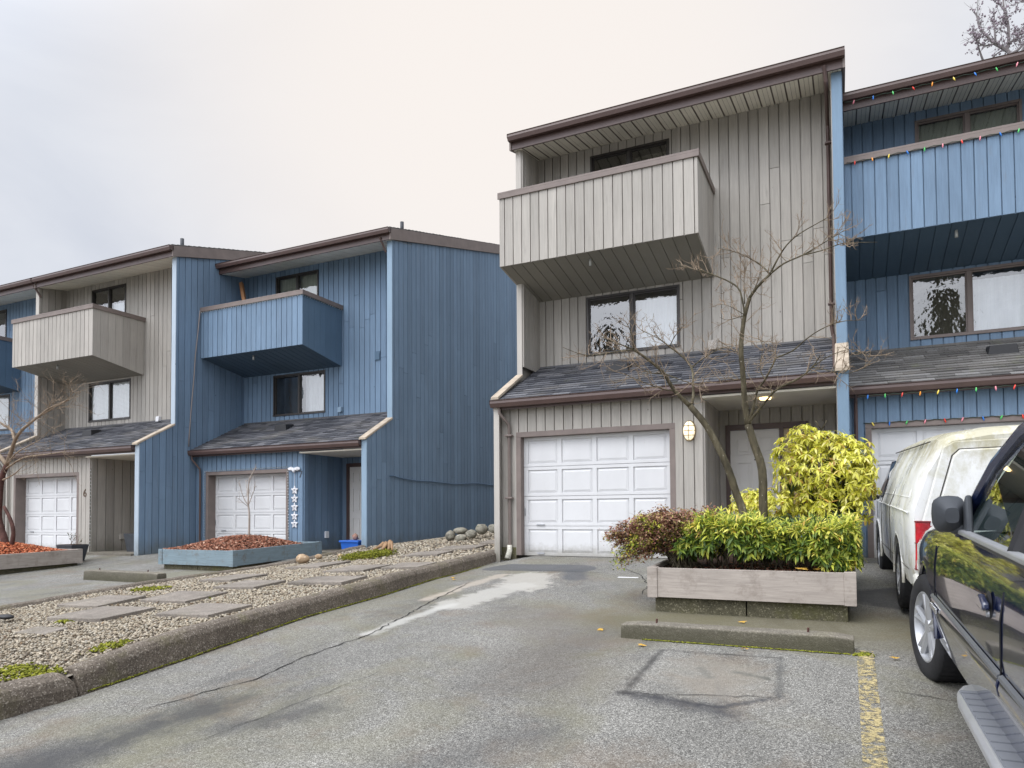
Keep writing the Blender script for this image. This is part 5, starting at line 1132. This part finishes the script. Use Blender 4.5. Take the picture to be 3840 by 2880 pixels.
for i in range(210):
    a=random.uniform(math.pi*.35,math.pi*1.35) if random.random()<.7 else random.uniform(0,6.28)
    rx=random.uniform(.15,.80) if math.cos(a)<0 else random.uniform(.1,.45); tip=Vector((base.x+rx*math.cos(a),base.y+.42*math.sin(a)*random.random()-.05,0))
    f=abs(rx*math.cos(a))/.85; tip.z=-.08-.28*f*f+random.gauss(0,.05)-(.22 if random.random()<.2 else 0)
    if tip.x>-1.2: tip.x=-1.2-random.random()*.1
    mid_=base.lerp(tip,.45)+Vector((random.gauss(0,.05),random.gauss(0,.05),.13)); T=smooth_path([base+Vector((random.gauss(0,.06),random.gauss(0,.06),0)),mid_,tip,tip+Vector((random.uniform(-.10,.02),random.gauss(0,.05),-.07*random.random()))],4)
    mb.tube(T,[.008-.005*j/len(T) for j in range(len(T))],5,cap=False)
    for j in range(165):
        q=T[random.randrange(len(T)//3,len(T))]; p=q+Vector((random.gauss(0,.045),random.gauss(0,.045),random.gauss(0,.035))); d=Vector((random.gauss(0,1)-.3,random.gauss(0,1)-.3,random.gauss(0,.7)-.15)); it.append((tuple(p),tuple(d),(random.gauss(0,.3),random.gauss(0,.3),1),random.uniform(.018,.042)))
mb.build('stem',M_['bark'],BS,smooth=True,fix=False)
cut=int(len(it)*.86); leafmesh('foliage',it[:cut],M_['rleaf'],BS,.55,.2,.3); leafmesh('green_foliage',it[cut:],M_['hleaf'],BS,.5,.2,.3)
# fallen leaves
for i,(x,y,lb,s) in enumerate([(-.92,7.05,'yellow brown leaf on the road before the planter base',.05),(-1.55,5.75,'yellow leaf lying left of the wheel stop',.045),(-.75,5.86,'small yellow leaf at the foot of the wheel stop',.035),(-2.05,6.2,'curled brown leaf left of the wheel stop',.05),(-5.0,8.6,'reddish leaf litter by the kerb joint',.05),(-4.9,8.45,'pinkish leaf close to the kerb',.04),(.30,5.9,'dark curled leaf right of the yellow line',.04)]):
    mb=MB(); a=random.random()*6; z=H(x,y)
    pts_=[(math.cos(a+t_)*s*(1 if j%2 else .45),math.sin(a+t_)*s*.7*(1 if j%2 else .45)) for j,t_ in enumerate(np.linspace(0,6.28,11)[:-1])]
    vv=[(x,y,z+.02)]+[(x+p[0],y+p[1],z+.006+.016*random.random()) for p in pts_]; mb.add(vv,[(0,k+1,(k+1)%10+1) for k in range(10)]); tag(mb.build('fallen_leaf',M_['fallen'],fix=False),lb,'leaf','fallen leaves on the ground')
for i,(x,lb) in enumerate([(-.40,'large orange leaf on the planter soil, left of two'),(-.24,'large orange leaf on the planter soil, right of two')]):
    mb=MB(); s=.07; z=-.575; pts_=[(math.cos(t_)*s*(1 if j%2 else .5),math.sin(t_)*s*.6*(1 if j%2 else .5)) for j,t_ in enumerate(np.linspace(0,6.28,11)[:-1])]
    vv=[(x,7.42,z+.03)]+[(x+p[0],7.42+p[1],z+.01+.02*random.random()) for p in pts_]; mb.add(vv,[(0,k+1,(k+1)%10+1) for k in range(10)]); tag(mb.build('fallen_leaf',M_['fallen'],fix=False),lb,'leaf','fallen leaves on the ground')
# ------------------------------------------------------------------ pots and bins
def potbox(c,w,h,label,plant=True):
    x,y,z=c; root=thing('plant_pot',c,label,'pot','dark pots by house number 6'); a=w*.36; b=w*.5
    mb=MB(); mb.hexa([(x-a,y-a*.7,z),(x+a,y-a*.7,z),(x+a,y+a*.7,z),(x-a,y+a*.7,z),(x-b,y-b*.7,z+h),(x+b,y-b*.7,z+h),(x+b,y+b*.7,z+h),(x-b,y+b*.7,z+h)]); mb.build('pot',M_['slate'],root,bevel=.01)
    mb=MB(); mb.hexa([(x-b*.93,y-b*.62,z+h-.03),(x+b*.93,y-b*.62,z+h-.03),(x+b*.93,y+b*.62,z+h-.03),(x-b*.93,y+b*.62,z+h-.03),(x-b*.93,y-b*.62,z+h+.004),(x+b*.93,y-b*.62,z+h+.004),(x+b*.93,y+b*.62,z+h+.004),(x-b*.93,y+b*.62,z+h+.004)]); mb.build('soil',M_['soil'],root)
    if plant:
        it=[]; mb=MB()
        for i in range(9):
            p=Vector((x+random.uniform(-b*.7,b*.7),y,z+h)); q=p+Vector((random.gauss(0,.12),random.gauss(0,.08),random.uniform(.12,.3))); mb.tube([p,p.lerp(q,.5)+Vector((.02,0,.02)),q],.004,4,cap=False)
            for j in range(3): it.append((tuple(p.lerp(q,random.uniform(.4,1))),(random.gauss(0,1),random.gauss(0,1),random.gauss(0,1)),(0,0,1),.05))
        st=mb.build('stem',M_['twig'],root,fix=False); leafmesh('foliage',it,M_['gleaf'],root,.5)
q=atY(272,2062,9.95); potbox((q.x,q.y,-.98),.56,.36,'wide dark tapered pot with withered plant before garage 6')
q=atY(512,2070,11.6); potbox((q.x,q.y,-.87),.5,.45,'dark tapered pot half hidden by the blue dividing wall',False)
def tub(c,w,d,h,label,mat='bluebin'):
    x,y,z=c; root=thing('storage_bin',c,label,'bin'); mb=MB(); a,b=w/2*.86,d/2*.86
    mb.hexa([(x-a,y-b,z),(x+a,y-b,z),(x+a,y+b,z),(x-a,y+b,z),(x-w/2,y-d/2,z+h),(x+w/2,y-d/2,z+h),(x+w/2,y+d/2,z+h),(x-w/2,y+d/2,z+h)]); mb.build('body',M_[mat],root,bevel=.015)
    mb=MB(); mb.box(x-w/2-.02,x+w/2+.02,y-d/2-.02,y+d/2+.02,z+h-.035,z+h+.01); mb.build('rim',M_[mat],root,bevel=.01); return root
q=atY(1330,2050,12.75); tub((q.x,q.y,-.84),.5,.4,.26,'small blue bin on the porch of the blue house')
mb=MB(); mb.blob((q.x+.02,q.y,-.50),(.09,.08,.09),1,.2); tag(mb.build('paper_bundle',plain('brown_paper',(.35,.2,.15),.7),smooth=True),'crumpled brown bundle resting in the small blue bin','bundle')
tub((-.42,10.95,-.69),.5,.5,.62,'tall blue bin on the porch behind the yellow shrub')
q=atY(3088,1632,11.6); root=thing('mailbox',(q.x,q.y,q.z),'pale grey metal mailbox with dark slot in the porch behind the yellow shrub','mailbox')
MB().box(q.x-.16,q.x+.16,q.y-.12,q.y+.06,q.z-.02,q.z+.05).build('lid',M_['silver'],root,bevel=.01); MB().box(q.x-.15,q.x+.15,q.y-.08,q.y+.05,q.z-.3,q.z-.02).build('body',M_['black'],root,bevel=.01)

# ------------------------------------------------------------------ vehicles
def boolcut(o,cutters):
    for c_ in cutters:
        md=o.modifiers.new('cut','BOOLEAN'); md.operation='DIFFERENCE'; md.solver='EXACT'; md.object=c_
    bpy.context.view_layer.update(); dg=bpy.context.evaluated_depsgraph_get(); me=bpy.data.meshes.new_from_object(o.evaluated_get(dg)); o.modifiers.clear(); o.data=me
    for c_ in cutters: bpy.data.objects.remove(c_)
def cyl(c,ax,r,l,k=40):
    mb=MB(); c=Vector(c); ax=Vector(ax).normalized(); mb.tube([c-ax*l/2,c+ax*l/2],r,k); return mb.build('cutter',M_['black'])
def loft(stations):
    """stations: list of (y,[(x,z)...]) half profiles on the -x side bottom->top, mirrored"""
    mb=MB(); k=None
    for y,pr in stations:
        full=[(-x,z) for x,z in pr]+[(x,z) for x,z in reversed(pr)]
        k=len(full); mb.v+=[(x,y,z) for x,z in full]
    n=len(stations)
    for i in range(n-1):
        for j in range(k): a=i*k+j; b=i*k+(j+1)%k; mb.f.append((a,b,b+k,a+k)); mb.m.append(0)
    mb.f+=[tuple(range(k))[::-1],tuple(range((n-1)*k,n*k))]; mb.m+=[0,0]
    return mb
def shade(o,ang=35):
    for p in o.data.polygons: p.use_smooth=True
    try: o.data.set_sharp_from_angle(angle=R(ang))
    except Exception: pass
def wheel(root,c,r,w,side,rimr,steer=0,mat='silver',spokes=5):
    W=bpy.data.objects.new('wheel',None); COL.objects.link(W); W.parent=root; W.location=c; W.rotation_euler=(0,0,steer)
    ax=Vector((side,0,0)); mb=MB(); off=0
    pr=[(rimr*.98,-w*.45),(rimr*1.06,-w*.5),(r*.93,-w*.5),(r*.985,-w*.42),(r,-w*.3),(r*.995,0),(r,w*.3),(r*.985,w*.42),(r*.93,w*.5),(rimr*1.12,w*.53),(rimr*1.02,w*.49),(rimr*.98,w*.3)]
    mb.lathe(pr,(0,0,0),ax,44)
    for i in range(44):   # tread blocks
        a=2*math.pi*i/44
        for s in (-.34,-.12,.12,.34):
            rr=r+.003; ca,sa=math.cos(a),math.sin(a); ca2,sa2=math.cos(a+.09),math.sin(a+.09); x0=side*(s-.085)*w; x1=side*(s+.085)*w
            mb.add([(x0,ca*rr,sa*rr),(x1,ca*rr,sa*rr),(x1,ca2*rr,sa2*rr),(x0,ca2*rr,sa2*rr)],[(0,1,2,3)])
    def bld(mb,name,mt,sm=True):
        me=bpy.data.meshes.new(name); me.from_pydata(mb.v,[],mb.f); me.materials.append(mt); 
        bm=bmesh.new(); bm.from_mesh(me); bmesh.ops.recalc_face_normals(bm,faces=bm.faces); bm.to_mesh(me); bm.free()
        o=bpy.data.objects.new(name,me); COL.objects.link(o); o.parent=W
        if sm: shade(o,40)
        return o
    bld(mb,'tyre',M_['rubber'])
    mb=MB(); mb.lathe([(rimr*1.0,w*.3),(rimr*1.03,w*.47),(rimr*.97,w*.485),(rimr*.92,w*.40),(rimr*.88,w*.1),(rimr*.86,-w*.3),(0,-w*.3)],(0,0,0),ax,44)
    for i in range(spokes):
        a=2*math.pi*i/spokes+.3
        for da,wd in ((-.16,.032),(.16,.032)):
            p0=Vector((side*w*.30,math.cos(a+da*.4)*rimr*.18,math.sin(a+da*.4)*rimr*.18)); p1=Vector((side*w*.40,math.cos(a+da)*rimr*.95,math.sin(a+da)*rimr*.95)); mb.tube([p0,p1],[wd*.9,wd*.62],6)
    mb.lathe([(0,w*.44),(rimr*.2,w*.42),(rimr*.26,w*.33),(rimr*.28,w*.1)],(0,0,0),ax,20)
    bld(mb,'rim',M_[mat])
    return W
# ---- white van: local frame, origin at rear centre on the ground, +y is the nose
t=Mt('dirty_white_van_paint',.32,0,.5); base=t.scale((.74,.74,.72),t.rng(t.noise(1.5,detail=4),.3,.7,.93,1.04))
gr=t.mix(t.rng(t.noise(2.2,(1.3,1.3,.8),7,.72,.4),.48,.66,0,.6),base,(.42,.40,.25))
gr=t.mix(t.rng(t.noise(5,(1,1,.45),7,.75,.3,(4,2,1)),.60,.69,0,.75),gr,(.27,.19,.07))
gr=t.mix(t.rng(t.noise(60,detail=4,rough=.7),.66,.72,0,.35),gr,(.2,.17,.13))
sx=t.n('ShaderNodeSeparateXYZ'); t.L.new(t.tc.outputs['Object'],sx.inputs[0])
hz=t.math('ADD',sx.outputs[2],t.math('MULTIPLY',t.math('SUBTRACT',t.noise(4,(1,1,.6),6,.75),.5),1.3))
gr=t.mix(t.rng(hz,1.38,1.66,0,.7),gr,(.33,.29,.13))
gr=t.mix(t.rng(hz,.25,.55,.6,0),gr,(.24,.22,.16))
gr=t.mix(t.rng(t.noise(11,(1,1,.35),7,.8,.2,(1,5,2)),.62,.70,0,.6),gr,(.30,.15,.06))
t.col(gr); t.L.new(t.rng(t.noise(3,detail=5),.4,.65,.25,.6),t.b.inputs['Roughness']); M_['van']=t.m
t=Mt('red_lens',.15,0,.6); t.col(t.scale((.60,.006,.02),t.rng(t.noise(6,(1,1,1),3),.35,.65,.45,1.25))); t.bump(t.vor(60),.3,.004); M_['redlens']=t.m
VAN=thing('parked_van',(1.43,6.93,-1.01),'dirty white panel van with red tail light, parked nose to the garage','van')
VAN.rotation_euler=(R(2.4),0,R(1.8))
def vprof(s,zr,zb=.30,hw=.955,top=.74,shoulder=1.0):
    return [(hw*s*.86,zb),(hw*s*.955,zb+.05),(hw*s*.99,.55),(hw*s,.80),(hw*s,shoulder),(hw*s*.985,shoulder+.05),((hw*.5+top*.5)*s,(shoulder+zr)*.5+.02),(top*s*1.03,zr-.14),(top*s*.985,zr-.06),(top*s*.88,zr-.01),(top*s*.5,zr+.03),(0,zr+.04)]
st=[(0,vprof(.955,1.60,.42)),(.03,vprof(.972,1.65,.40)),(.10,vprof(.990,1.67,.36)),(.3,vprof(1,1.68)),(1.0,vprof(1,1.69)),(2,vprof(1,1.69)),(3.0,vprof(.998,1.68)),(3.25,vprof(.99,1.62)),(3.65,vprof(.98,1.32,top=.78)),(3.95,vprof(.97,1.10,top=.82)),(4.3,vprof(.95,1.02,top=.80)),(4.45,vprof(.90,.85,top=.78,shoulder=.7))]
def lbuild(mb,name,mat,parent,smooth=True,bevel=0,ang=35):
    me=bpy.data.meshes.new(name); me.from_pydata([tuple(p) for p in mb.v],[],mb.f); mats=mat if isinstance(mat,list) else [mat]
    for mm in mats: me.materials.append(mm)
    if len(mats)>1: me.polygons.foreach_set('material_index',mb.m)
    bm=bmesh.new(); bm.from_mesh(me); bmesh.ops.recalc_face_normals(bm,faces=bm.faces); bm.to_mesh(me); bm.free()
    o=bpy.data.objects.new(name,me); COL.objects.link(o)
    o.parent=parent
    if smooth: shade(o,ang)
    if bevel: b=o.modifiers.new('bevel','BEVEL'); b.width=bevel; b.segments=2; b.limit_method='ANGLE'
    return o
body=lbuild(loft(st),'body',M_['van'],None)
RWY,FWY,WR=1.12,3.62,.335
def wcut(y,x,r=.40): return cyl((x,y,.33),(1,0,0),r,.62)
boolcut(body,[wcut(RWY,-.86),wcut(RWY,.86),wcut(FWY,-.86),wcut(FWY,.86)]); body.parent=VAN; shade(body,30)
for y in (RWY,FWY):
    for s in (-1,1): wheel(VAN,(s*.84,y,.335),WR,.2,s,.20,0,'silver' if True else '')
# wheel arch lips
for y in (RWY,FWY):
    mb=MB(); P=[(-.945+.01*abs(math.cos(a)),y+.42*math.cos(a),.33+.42*math.sin(a)) for a in np.linspace(-.05,math.pi+.05,22)]; mb.tube(P,.014,8); lbuild(mb,'arch_lip',M_['van'],VAN)
# belt crease, side panel outline, sill, rear details
mb=MB(); mb.tube([(-.957,.08,.995),(-.962,.3,1.0),(-.962,3.0,1.0),(-.95,3.6,1.0)],.007,8); lbuild(mb,'belt_moulding',M_['van'],VAN)
sx_=lambda z:-(.985*.955+( .74*1.03-.985*.955)*(z-1.05)/(1.54-1.05))-.006
for (ya,yb) in ((.28,1.55),(1.75,2.75)):
    mb=MB(); P=[(sx_(1.12),ya,1.12),(sx_(1.12),yb,1.12),(sx_(1.48),yb-.04,1.48),(sx_(1.48),ya+.07,1.48),(sx_(1.12),ya,1.12)]
    for a,b in zip(P,P[1:]): mb.tube([a,b],.004,6)
    lbuild(mb,'window_pressing',M_['van'],VAN)
gap=plain('dark_panel_gap',(.05,.045,.04),.8)
mb=MB(); mb.tube([(-.965,1.62,.45),(-.968,1.62,1.0),(sx_(1.5)+.004,1.62,1.5)],.004,4); mb.tube([(-.965,2.72,.45),(-.968,2.72,1.0),(sx_(1.5)+.004,2.72,1.5)],.004,4); mb.tube([(-.76,.2,1.60),(-.765,3.1,1.60)],.006,5); mb.tube([(-.945,.15,.50),(-.947,.68,.50)],.004,4); mb.tube([(-.947,1.56,.50),(-.947,3.1,.50)],.004,4); lbuild(mb,'panel_gap',gap,VAN)
# rear doors (standing just proud of the rear skin)
def reardoor(s):
    mb=MB(); y0=-.028; xo=.80; 
    O=[(s*.008,y0,.50),(s*.84,y0,.50),(s*.865,y0,.9),(s*.70,y0,1.54),(s*.62,y0,1.585),(s*.008,y0,1.60)]
    I=[(x*.985+s*.004,y0-.012,z) for x,y,z in O]; n=len(O)
    mb.add(O+I,[(i,(i+1)%n,n+(i+1)%n,n+i) for i in range(n)]+[tuple(range(n,2*n))])
    d=lbuild(mb,'rear_door',M_['van'],VAN,False,.006)
    mb=MB(); P=[(s*.09,1.02),(s*.70,1.02),(s*.735,1.07),(s*.63,1.47),(s*.58,1.52),(s*.09,1.53)]; v=[(x,y0-.014,z) for x,z in P]; c_=Vector((s*.4,0,1.27))
    v2=[(c_.x+(x-c_.x)*.96,y0-.026,c_.z+(z-c_.z)*.95) for x,z in P]; n=len(P); mb.add(v+v2,[(i,(i+1)%n,n+(i+1)%n,n+i) for i in range(n)]+[tuple(range(n,2*n))]); lbuild(mb,'window_pressing',M_['van'],d,False,.004)
    mb=MB(); 
    for a,b in zip(P,P[1:]+P[:1]): mb.tube([(a[0]*1.01,y0-.014,a[1]),(b[0]*1.01,y0-.014,b[1])],.005,5)
    lbuild(mb,'panel_gap',gap,d)
    mb=MB(); 
    mb.box(s*.845,s*.875,y0-.018,y0+.01,.60-.022,.60+.022)
    lbuild(mb,'hinge',plain('rusty_hinge',(.35,.2,.1),.7,0,.3,.4,30),d,False,.004)
reardoor(-1); reardoor(1)
for s in (-1,1):
    mb=MB(); x0,x1=s*.878,s*.80
    P=[(s*.912,.035),(s*.906,-.035),(s*.80,-.052),(s*.80,.0)]
    mb.prism([(a,b) for a,b in P],'z',.52,.92); 
    tl=lbuild(mb,'tail_light',M_['redlens'],VAN,False,.01)
    mb=MB(); P=[(s*.916,.03),(s*.910,-.040),(s*.797,-.058),(s*.797,-.03)]
    for za,zb in ((.915,.928),(.512,.524),(.735,.742)): mb.prism(P,'z',za,zb)
    lbuild(mb,'lens_rim',plain('dark_red_rim',(.16,.01,.015),.4),tl,False,.002)
    mb=MB(); mb.box(s*.905,s*.80,-.058,-.03,.52,.60); lbuild(mb,'reverse_lens',plain('clear_lens',(.6,.55,.55),.2),tl,False,.006)
mb=MB(); mb.box(-.93,.93,-.09,.06,.34,.48); lbuild(mb,'bumper',M_['van'],VAN,True,.03)
# cab side window and mirror
mb=MB(); mb.add([(sx_(1.06)-.006,2.78,1.06),(-.925,3.72,1.06),(-.80,3.22,1.50),(sx_(1.50)-.006,2.80,1.50)],[(0,1,2,3)]); lbuild(mb,'side_window',plain('dark_car_glass',(.012,.014,.016),.05,0,.7),VAN,False)
mb=MB(); mb.box(-1.12,-.99,3.12,3.22,1.02,1.24); mb.tube([(-.95,3.2,1.05),(-1.05,3.17,1.08)],.025,8); lbuild(mb,'mirror',M_['black'],VAN,True,.03)
# ---- dark blue SUV: local frame, origin below the front axle, +y is the nose
t=Mt('navy_metallic_paint',.16,.0,.6); t.col((.007,.013,.048)); t.b.inputs['Coat Weight'].default_value=1; t.b.inputs['Coat Roughness'].default_value=.03; t.b.inputs['IOR'].default_value=1.58
t.bump(t.noise(1.1,detail=1),.02,.02); M_['navy']=t.m
t=Mt('car_glass',.02); t.N.remove(t.b); tr=t.n('ShaderNodeBsdfTransparent'); tr.inputs[0].default_value=(.72,.86,.80,1); gl=t.n('ShaderNodeBsdfGlossy'); gl.inputs['Roughness'].default_value=.01; fr=t.n('ShaderNodeFresnel'); fr.inputs[0].default_value=1.52
ms=t.n('ShaderNodeMixShader'); t.L.new(t.math('MULTIPLY',fr.outputs[0],1.35),ms.inputs[0]); t.L.new(tr.outputs[0],ms.inputs[1]); t.L.new(gl.outputs[0],ms.inputs[2]); t.L.new(ms.outputs[0],t.N['Material Output'].inputs[0]); M_['carglass']=t.m
SUV=thing('parked_suv',(1.385,5.60,-1.145),'glossy dark navy SUV with silver running board, cut by the right edge','car')
SUV.rotation_euler=(R(2.9),0,R(1.0))
HW=.925
def sprof(s,zt,zb=.30,flat=.0,belt=1.10):
    b=min(belt,zt-.04)
    return [(HW*s*.90,zb),(HW*s*.955,zb+.06),(HW*s*.985,.52),(HW*s*.99,.60),(HW*s,.72),(HW*s*.998,.86),(HW*s*.985,b-.08),(HW*s*.955,b-.01),(HW*s*.90,zt-.005),(HW*s*.6,zt+.01),(0,zt+.02)]
st=[(.98,sprof(.76,.80,.42,belt=.75)),(.93,sprof(.86,.88,.36,belt=.83)),(.84,sprof(.92,.95,.32,belt=.9)),(.65,sprof(.965,1.0)),(.3,sprof(.985,1.035)),(0,sprof(.995,1.05)),(-.6,sprof(1,1.075)),(-1.2,sprof(1,1.10)),(-1.5,sprof(1,1.11)),(-2.5,sprof(1,1.11)),(-4.4,sprof(1,1.11)),(-4.75,sprof(.98,1.09)),(-4.9,sprof(.95,1.0,.36,belt=.95))]
body=lbuild(loft(st),'body',M_['navy'],None)
boolcut(body,[cyl((s*.84,y,.35),(1,0,0),.435,.55) for s in(-1,1) for y in(0,-3.75)]+[ (lambda m:m.build('cutter',M_['black']))(MB().box(-.74,.74,-4.5,-1.32,.45,1.3)) ]); body.parent=SUV; shade(body,28)
for y,stg in ((0,.17),(-3.75,0)):
    for s in(-1,1): wheel(SUV,(s*.815,y,.36),.36,.225,s,.235,stg,'silver')
for y in (0,-3.75):
    mb=MB(); P=[(-HW*.985+.012*abs(math.cos(a)),y+.445*math.cos(a),.35+.445*math.sin(a)) for a in np.linspace(.05,math.pi-.05,24)]; mb.tube(P,.016,8); lbuild(mb,'arch_lip',M_['navy'],SUV)
# mouldings
def strip(name,pts,r,mat): mb=MB(); mb.tube(pts,r,8); return lbuild(mb,name,mat,SUV)
def mould(ya,yb,z,name='door_moulding'):
    mb=MB(); x=-HW*.993; mb.prism([(x+.01,z-.05),(x-.016,z-.04),(x-.024,z-.0),(x-.016,z+.035),(x+.01,z+.045)],'y',ya,yb); o=lbuild(mb,name,M_['navy'],SUV,True,.004)
    mb=MB(); mb.prism([(x-.014,z+.036),(x-.022,z+.032),(x-.020,z+.044),(x-.006,z+.05)],'y',ya+.01,yb-.01); lbuild(mb,'bright_edge',plain('dull_bright_trim',(.16,.17,.19),.35,.4),o)
mould(-.55,-2.42,.62); mould(-2.46,-3.28,.62)
mb=MB()
for i,yy in enumerate(np.linspace(-.64,-.86,6)): mb.box(-HW-.030,-HW-.018,yy-.011,yy+.011,.60,.632)
lbuild(mb,'badge',M_['chrome'],SUV,False,.003)
# door seams
gapn=plain('black_panel_gap',(.004,.004,.005),.6)
mb=MB(); xs_=lambda z:-HW*(.99 if z<.62 else 1.0 if z<.9 else .985 if z<1.0 else .962)-.0015
for y in (-.62,-2.43):
    mb=MB(); mb.tube([(xs_(z),y,z) for z in (.56,.62,.72,.86,.97)],.0035,4); lbuild(mb,'panel_gap',gapn,SUV)
mb=MB(); mb.lathe([(0,.003),(.048,.003),(.058,-.003)],(-HW-.001,-2.22,.885),(-1,0,0),24); dh=lbuild(mb,'door_handle',M_['black'],SUV)
mb=MB(); mb.prism([(-2.165,.875),(-2.165,.915),(-2.20,.928),(-2.285,.905),(-2.295,.878),(-2.26,.868)],'x',-HW-.034,-HW-.008); lbuild(mb,'grip',M_['navy'],dh,True,.008)
mb=MB(); mb.lathe([(0,.012),(.012,.01),(.013,0)],(-HW-.003,-2.245,.855),(-1,0,0),12); lbuild(mb,'keyhole',M_['silver'],dh)
# running board
mb=MB(); O=[(-.80,-1.50),(-.87,-1.52),(-.93,-1.58),(-.965,-1.68),(-.98,-1.82),(-.985,-3.1),(-.93,-3.2),(-.80,-3.2)]
mb.prism(O,'z',.335,.395); rb=lbuild(mb,'running_board',M_['silver'],SUV,True,.02)
mb=MB()
for i in range(15):
    yy=-1.72-.092*i; mb.box(-.955,-.845,yy-.022,yy+.012,.394,.403); 
mb.box(-.96,-.84,-1.72-.092*14.3,-1.70,.3955,.3965); lbuild(mb,'grip_tread',plain('grey_grip',(.18,.19,.21),.55),rb,True,.004)
# greenhouse: A pillar, door frame, roof, glass
A0=Vector((-.862,-1.32,1.10)); A1=Vector((-.70,-2.02,1.62)); 
navyd=M_['navy']
def pillar(P,r,mat=navyd,name='pillar'): mb=MB(); mb.tube(P,r,8); return lbuild(mb,name,mat,SUV)
xr=.675
for s in(-1,1):
    pillar([(s*.865,-1.12,1.085),(s*.84,-1.35,1.22),(s*.78,-1.62,1.44),(s*.72,-1.86,1.58),(s*xr,-2.1,1.645),(s*xr,-2.6,1.675),(s*xr,-4.3,1.665)],[.03,.034,.034,.034,.036,.04,.04])
    mb=MB(); 
    pillar([(s*.872,-2.43,1.10),(s*.70,-2.46,1.64)],.035,M_['black'],'door_post'); pillar([(s*.87,-3.75,1.1),(s*xr,-3.68,1.64)],.05); pillar([(s*.87,-4.75,1.1),(s*xr,-4.4,1.64)],.07)
    mb=MB(); mb.box(s*.865,s*.905,-4.6,-1.30,1.095,1.122); lbuild(mb,'window_sill',M_['silver'] if s<0 else M_['black'],SUV,True,.008)
    mb=MB(); mb.add([(s*.865,-1.34,1.12),(s*.87,-2.42,1.12),(s*.695,-2.44,1.64),(s*.69,-2.12,1.63),(s*.725,-1.86,1.565),(s*.79,-1.60,1.42)],[(0,1,2,3,4,5)]); lbuild(mb,'side_window',M_['carglass'],SUV,False)
    mb=MB(); mb.add([(s*.87,-2.46,1.12),(s*.87,-3.72,1.12),(s*.69,-3.66,1.64),(s*.695,-2.48,1.64)],[(0,1,2,3)]); lbuild(mb,'side_window',M_['carglass'],SUV,False)
mb=MB(); mb.add([(-.85,-1.15,1.10),(.85,-1.15,1.10),(.69,-2.02,1.63),(-.69,-2.02,1.63)],[(0,1,2,3)]); lbuild(mb,'windscreen',M_['carglass'],SUV,False)
rfm=loft([(-1.98,[(.69,1.62),(.66,1.655),(.3,1.685),(0,1.69)]),(-2.5,[(.70,1.63),(.66,1.69),(.3,1.72),(0,1.725)]),(-4.0,[(.70,1.63),(.66,1.69),(.3,1.72),(0,1.725)]),(-4.45,[(.69,1.58),(.65,1.63),(.3,1.66),(0,1.665)])]); lbuild(rfm,'roof',navyd,SUV)
# mirrors
for s in(-1,1):
    mb=MB(); x=s*.935; st_=[(-1.42,.40),(-1.36,.86),(-1.30,1.0),(-1.22,.92),(-1.16,.6),(-1.13,.25)]
    for yy,k in st_:
        mb.v+=[(x+.075*k*math.copysign(abs(math.cos(a))**.6,math.cos(a)),yy,1.195+.095*k*math.copysign(abs(math.sin(a))**.6,math.sin(a))) for a in np.linspace(0,2*math.pi,17)[:-1]]
    for i in range(5):
        for j in range(16): a=i*16+j; b=i*16+(j+1)%16; mb.f.append((a,b,b+16,a+16)); mb.m.append(0)
    mb.f+=[tuple(range(16)),tuple(range(80,96))[::-1]]; mb.m+=[0,0]
    mi=lbuild(mb,'mirror',M_['slate'],SUV); mb=MB(); mb.prism([(-1.50,1.10),(-1.20,1.10),(-1.45,1.30)],'x',s*.855,s*.885); mb.tube([(s*.87,-1.36,1.13),(s*.93,-1.32,1.13)],.035,8); lbuild(mb,'mirror_mount',M_['slate'],mi,True,.01)
# cabin
mb=MB(); mb.box(-.74,.74,-1.75,-1.22,.55,1.06); lbuild(mb,'dashboard',M_['black'],SUV,True,.06)
for s in (-.38,.38):
    mb=MB(); mb.box(s-.25,s+.25,-2.75,-2.25,.55,.72); mb.hexa([(s-.25,-2.82,.7),(s+.25,-2.82,.7),(s+.25,-2.66,.7),(s-.25,-2.66,.7),(s-.2,-3.0,1.25),(s+.2,-3.0,1.25),(s+.2,-2.88,1.25),(s-.2,-2.88,1.25)]); mb.box(s-.13,s+.13,-3.02,-2.92,1.28,1.48); lbuild(mb,'seat',plain('grey_seat_cloth',(.09,.09,.095),.9),SUV,True,.04)
mb=MB(); c_=Vector((-.38,-1.95,1.02)); ax=Vector((0,-.9,.45)).normalized(); a_=Vector((1,0,0)); b_=ax.cross(a_); mb.tube([c_+(a_*math.cos(t_)+b_*math.sin(t_))*.19 for t_ in np.linspace(0,2*math.pi,33)],.015,8,cap=False); mb.tube([c_-a_*.18,c_+a_*.18],.014,6); mb.tube([c_,c_-b_*.18],.014,6); mb.tube([c_,c_-ax*.25],.03,8); lbuild(mb,'steering_wheel',M_['slate'],SUV)
mb=MB(); mb.box(-.74,.74,-4.5,-1.3,.44,.46); lbuild(mb,'floor_pan',M_['black'],SUV,False)
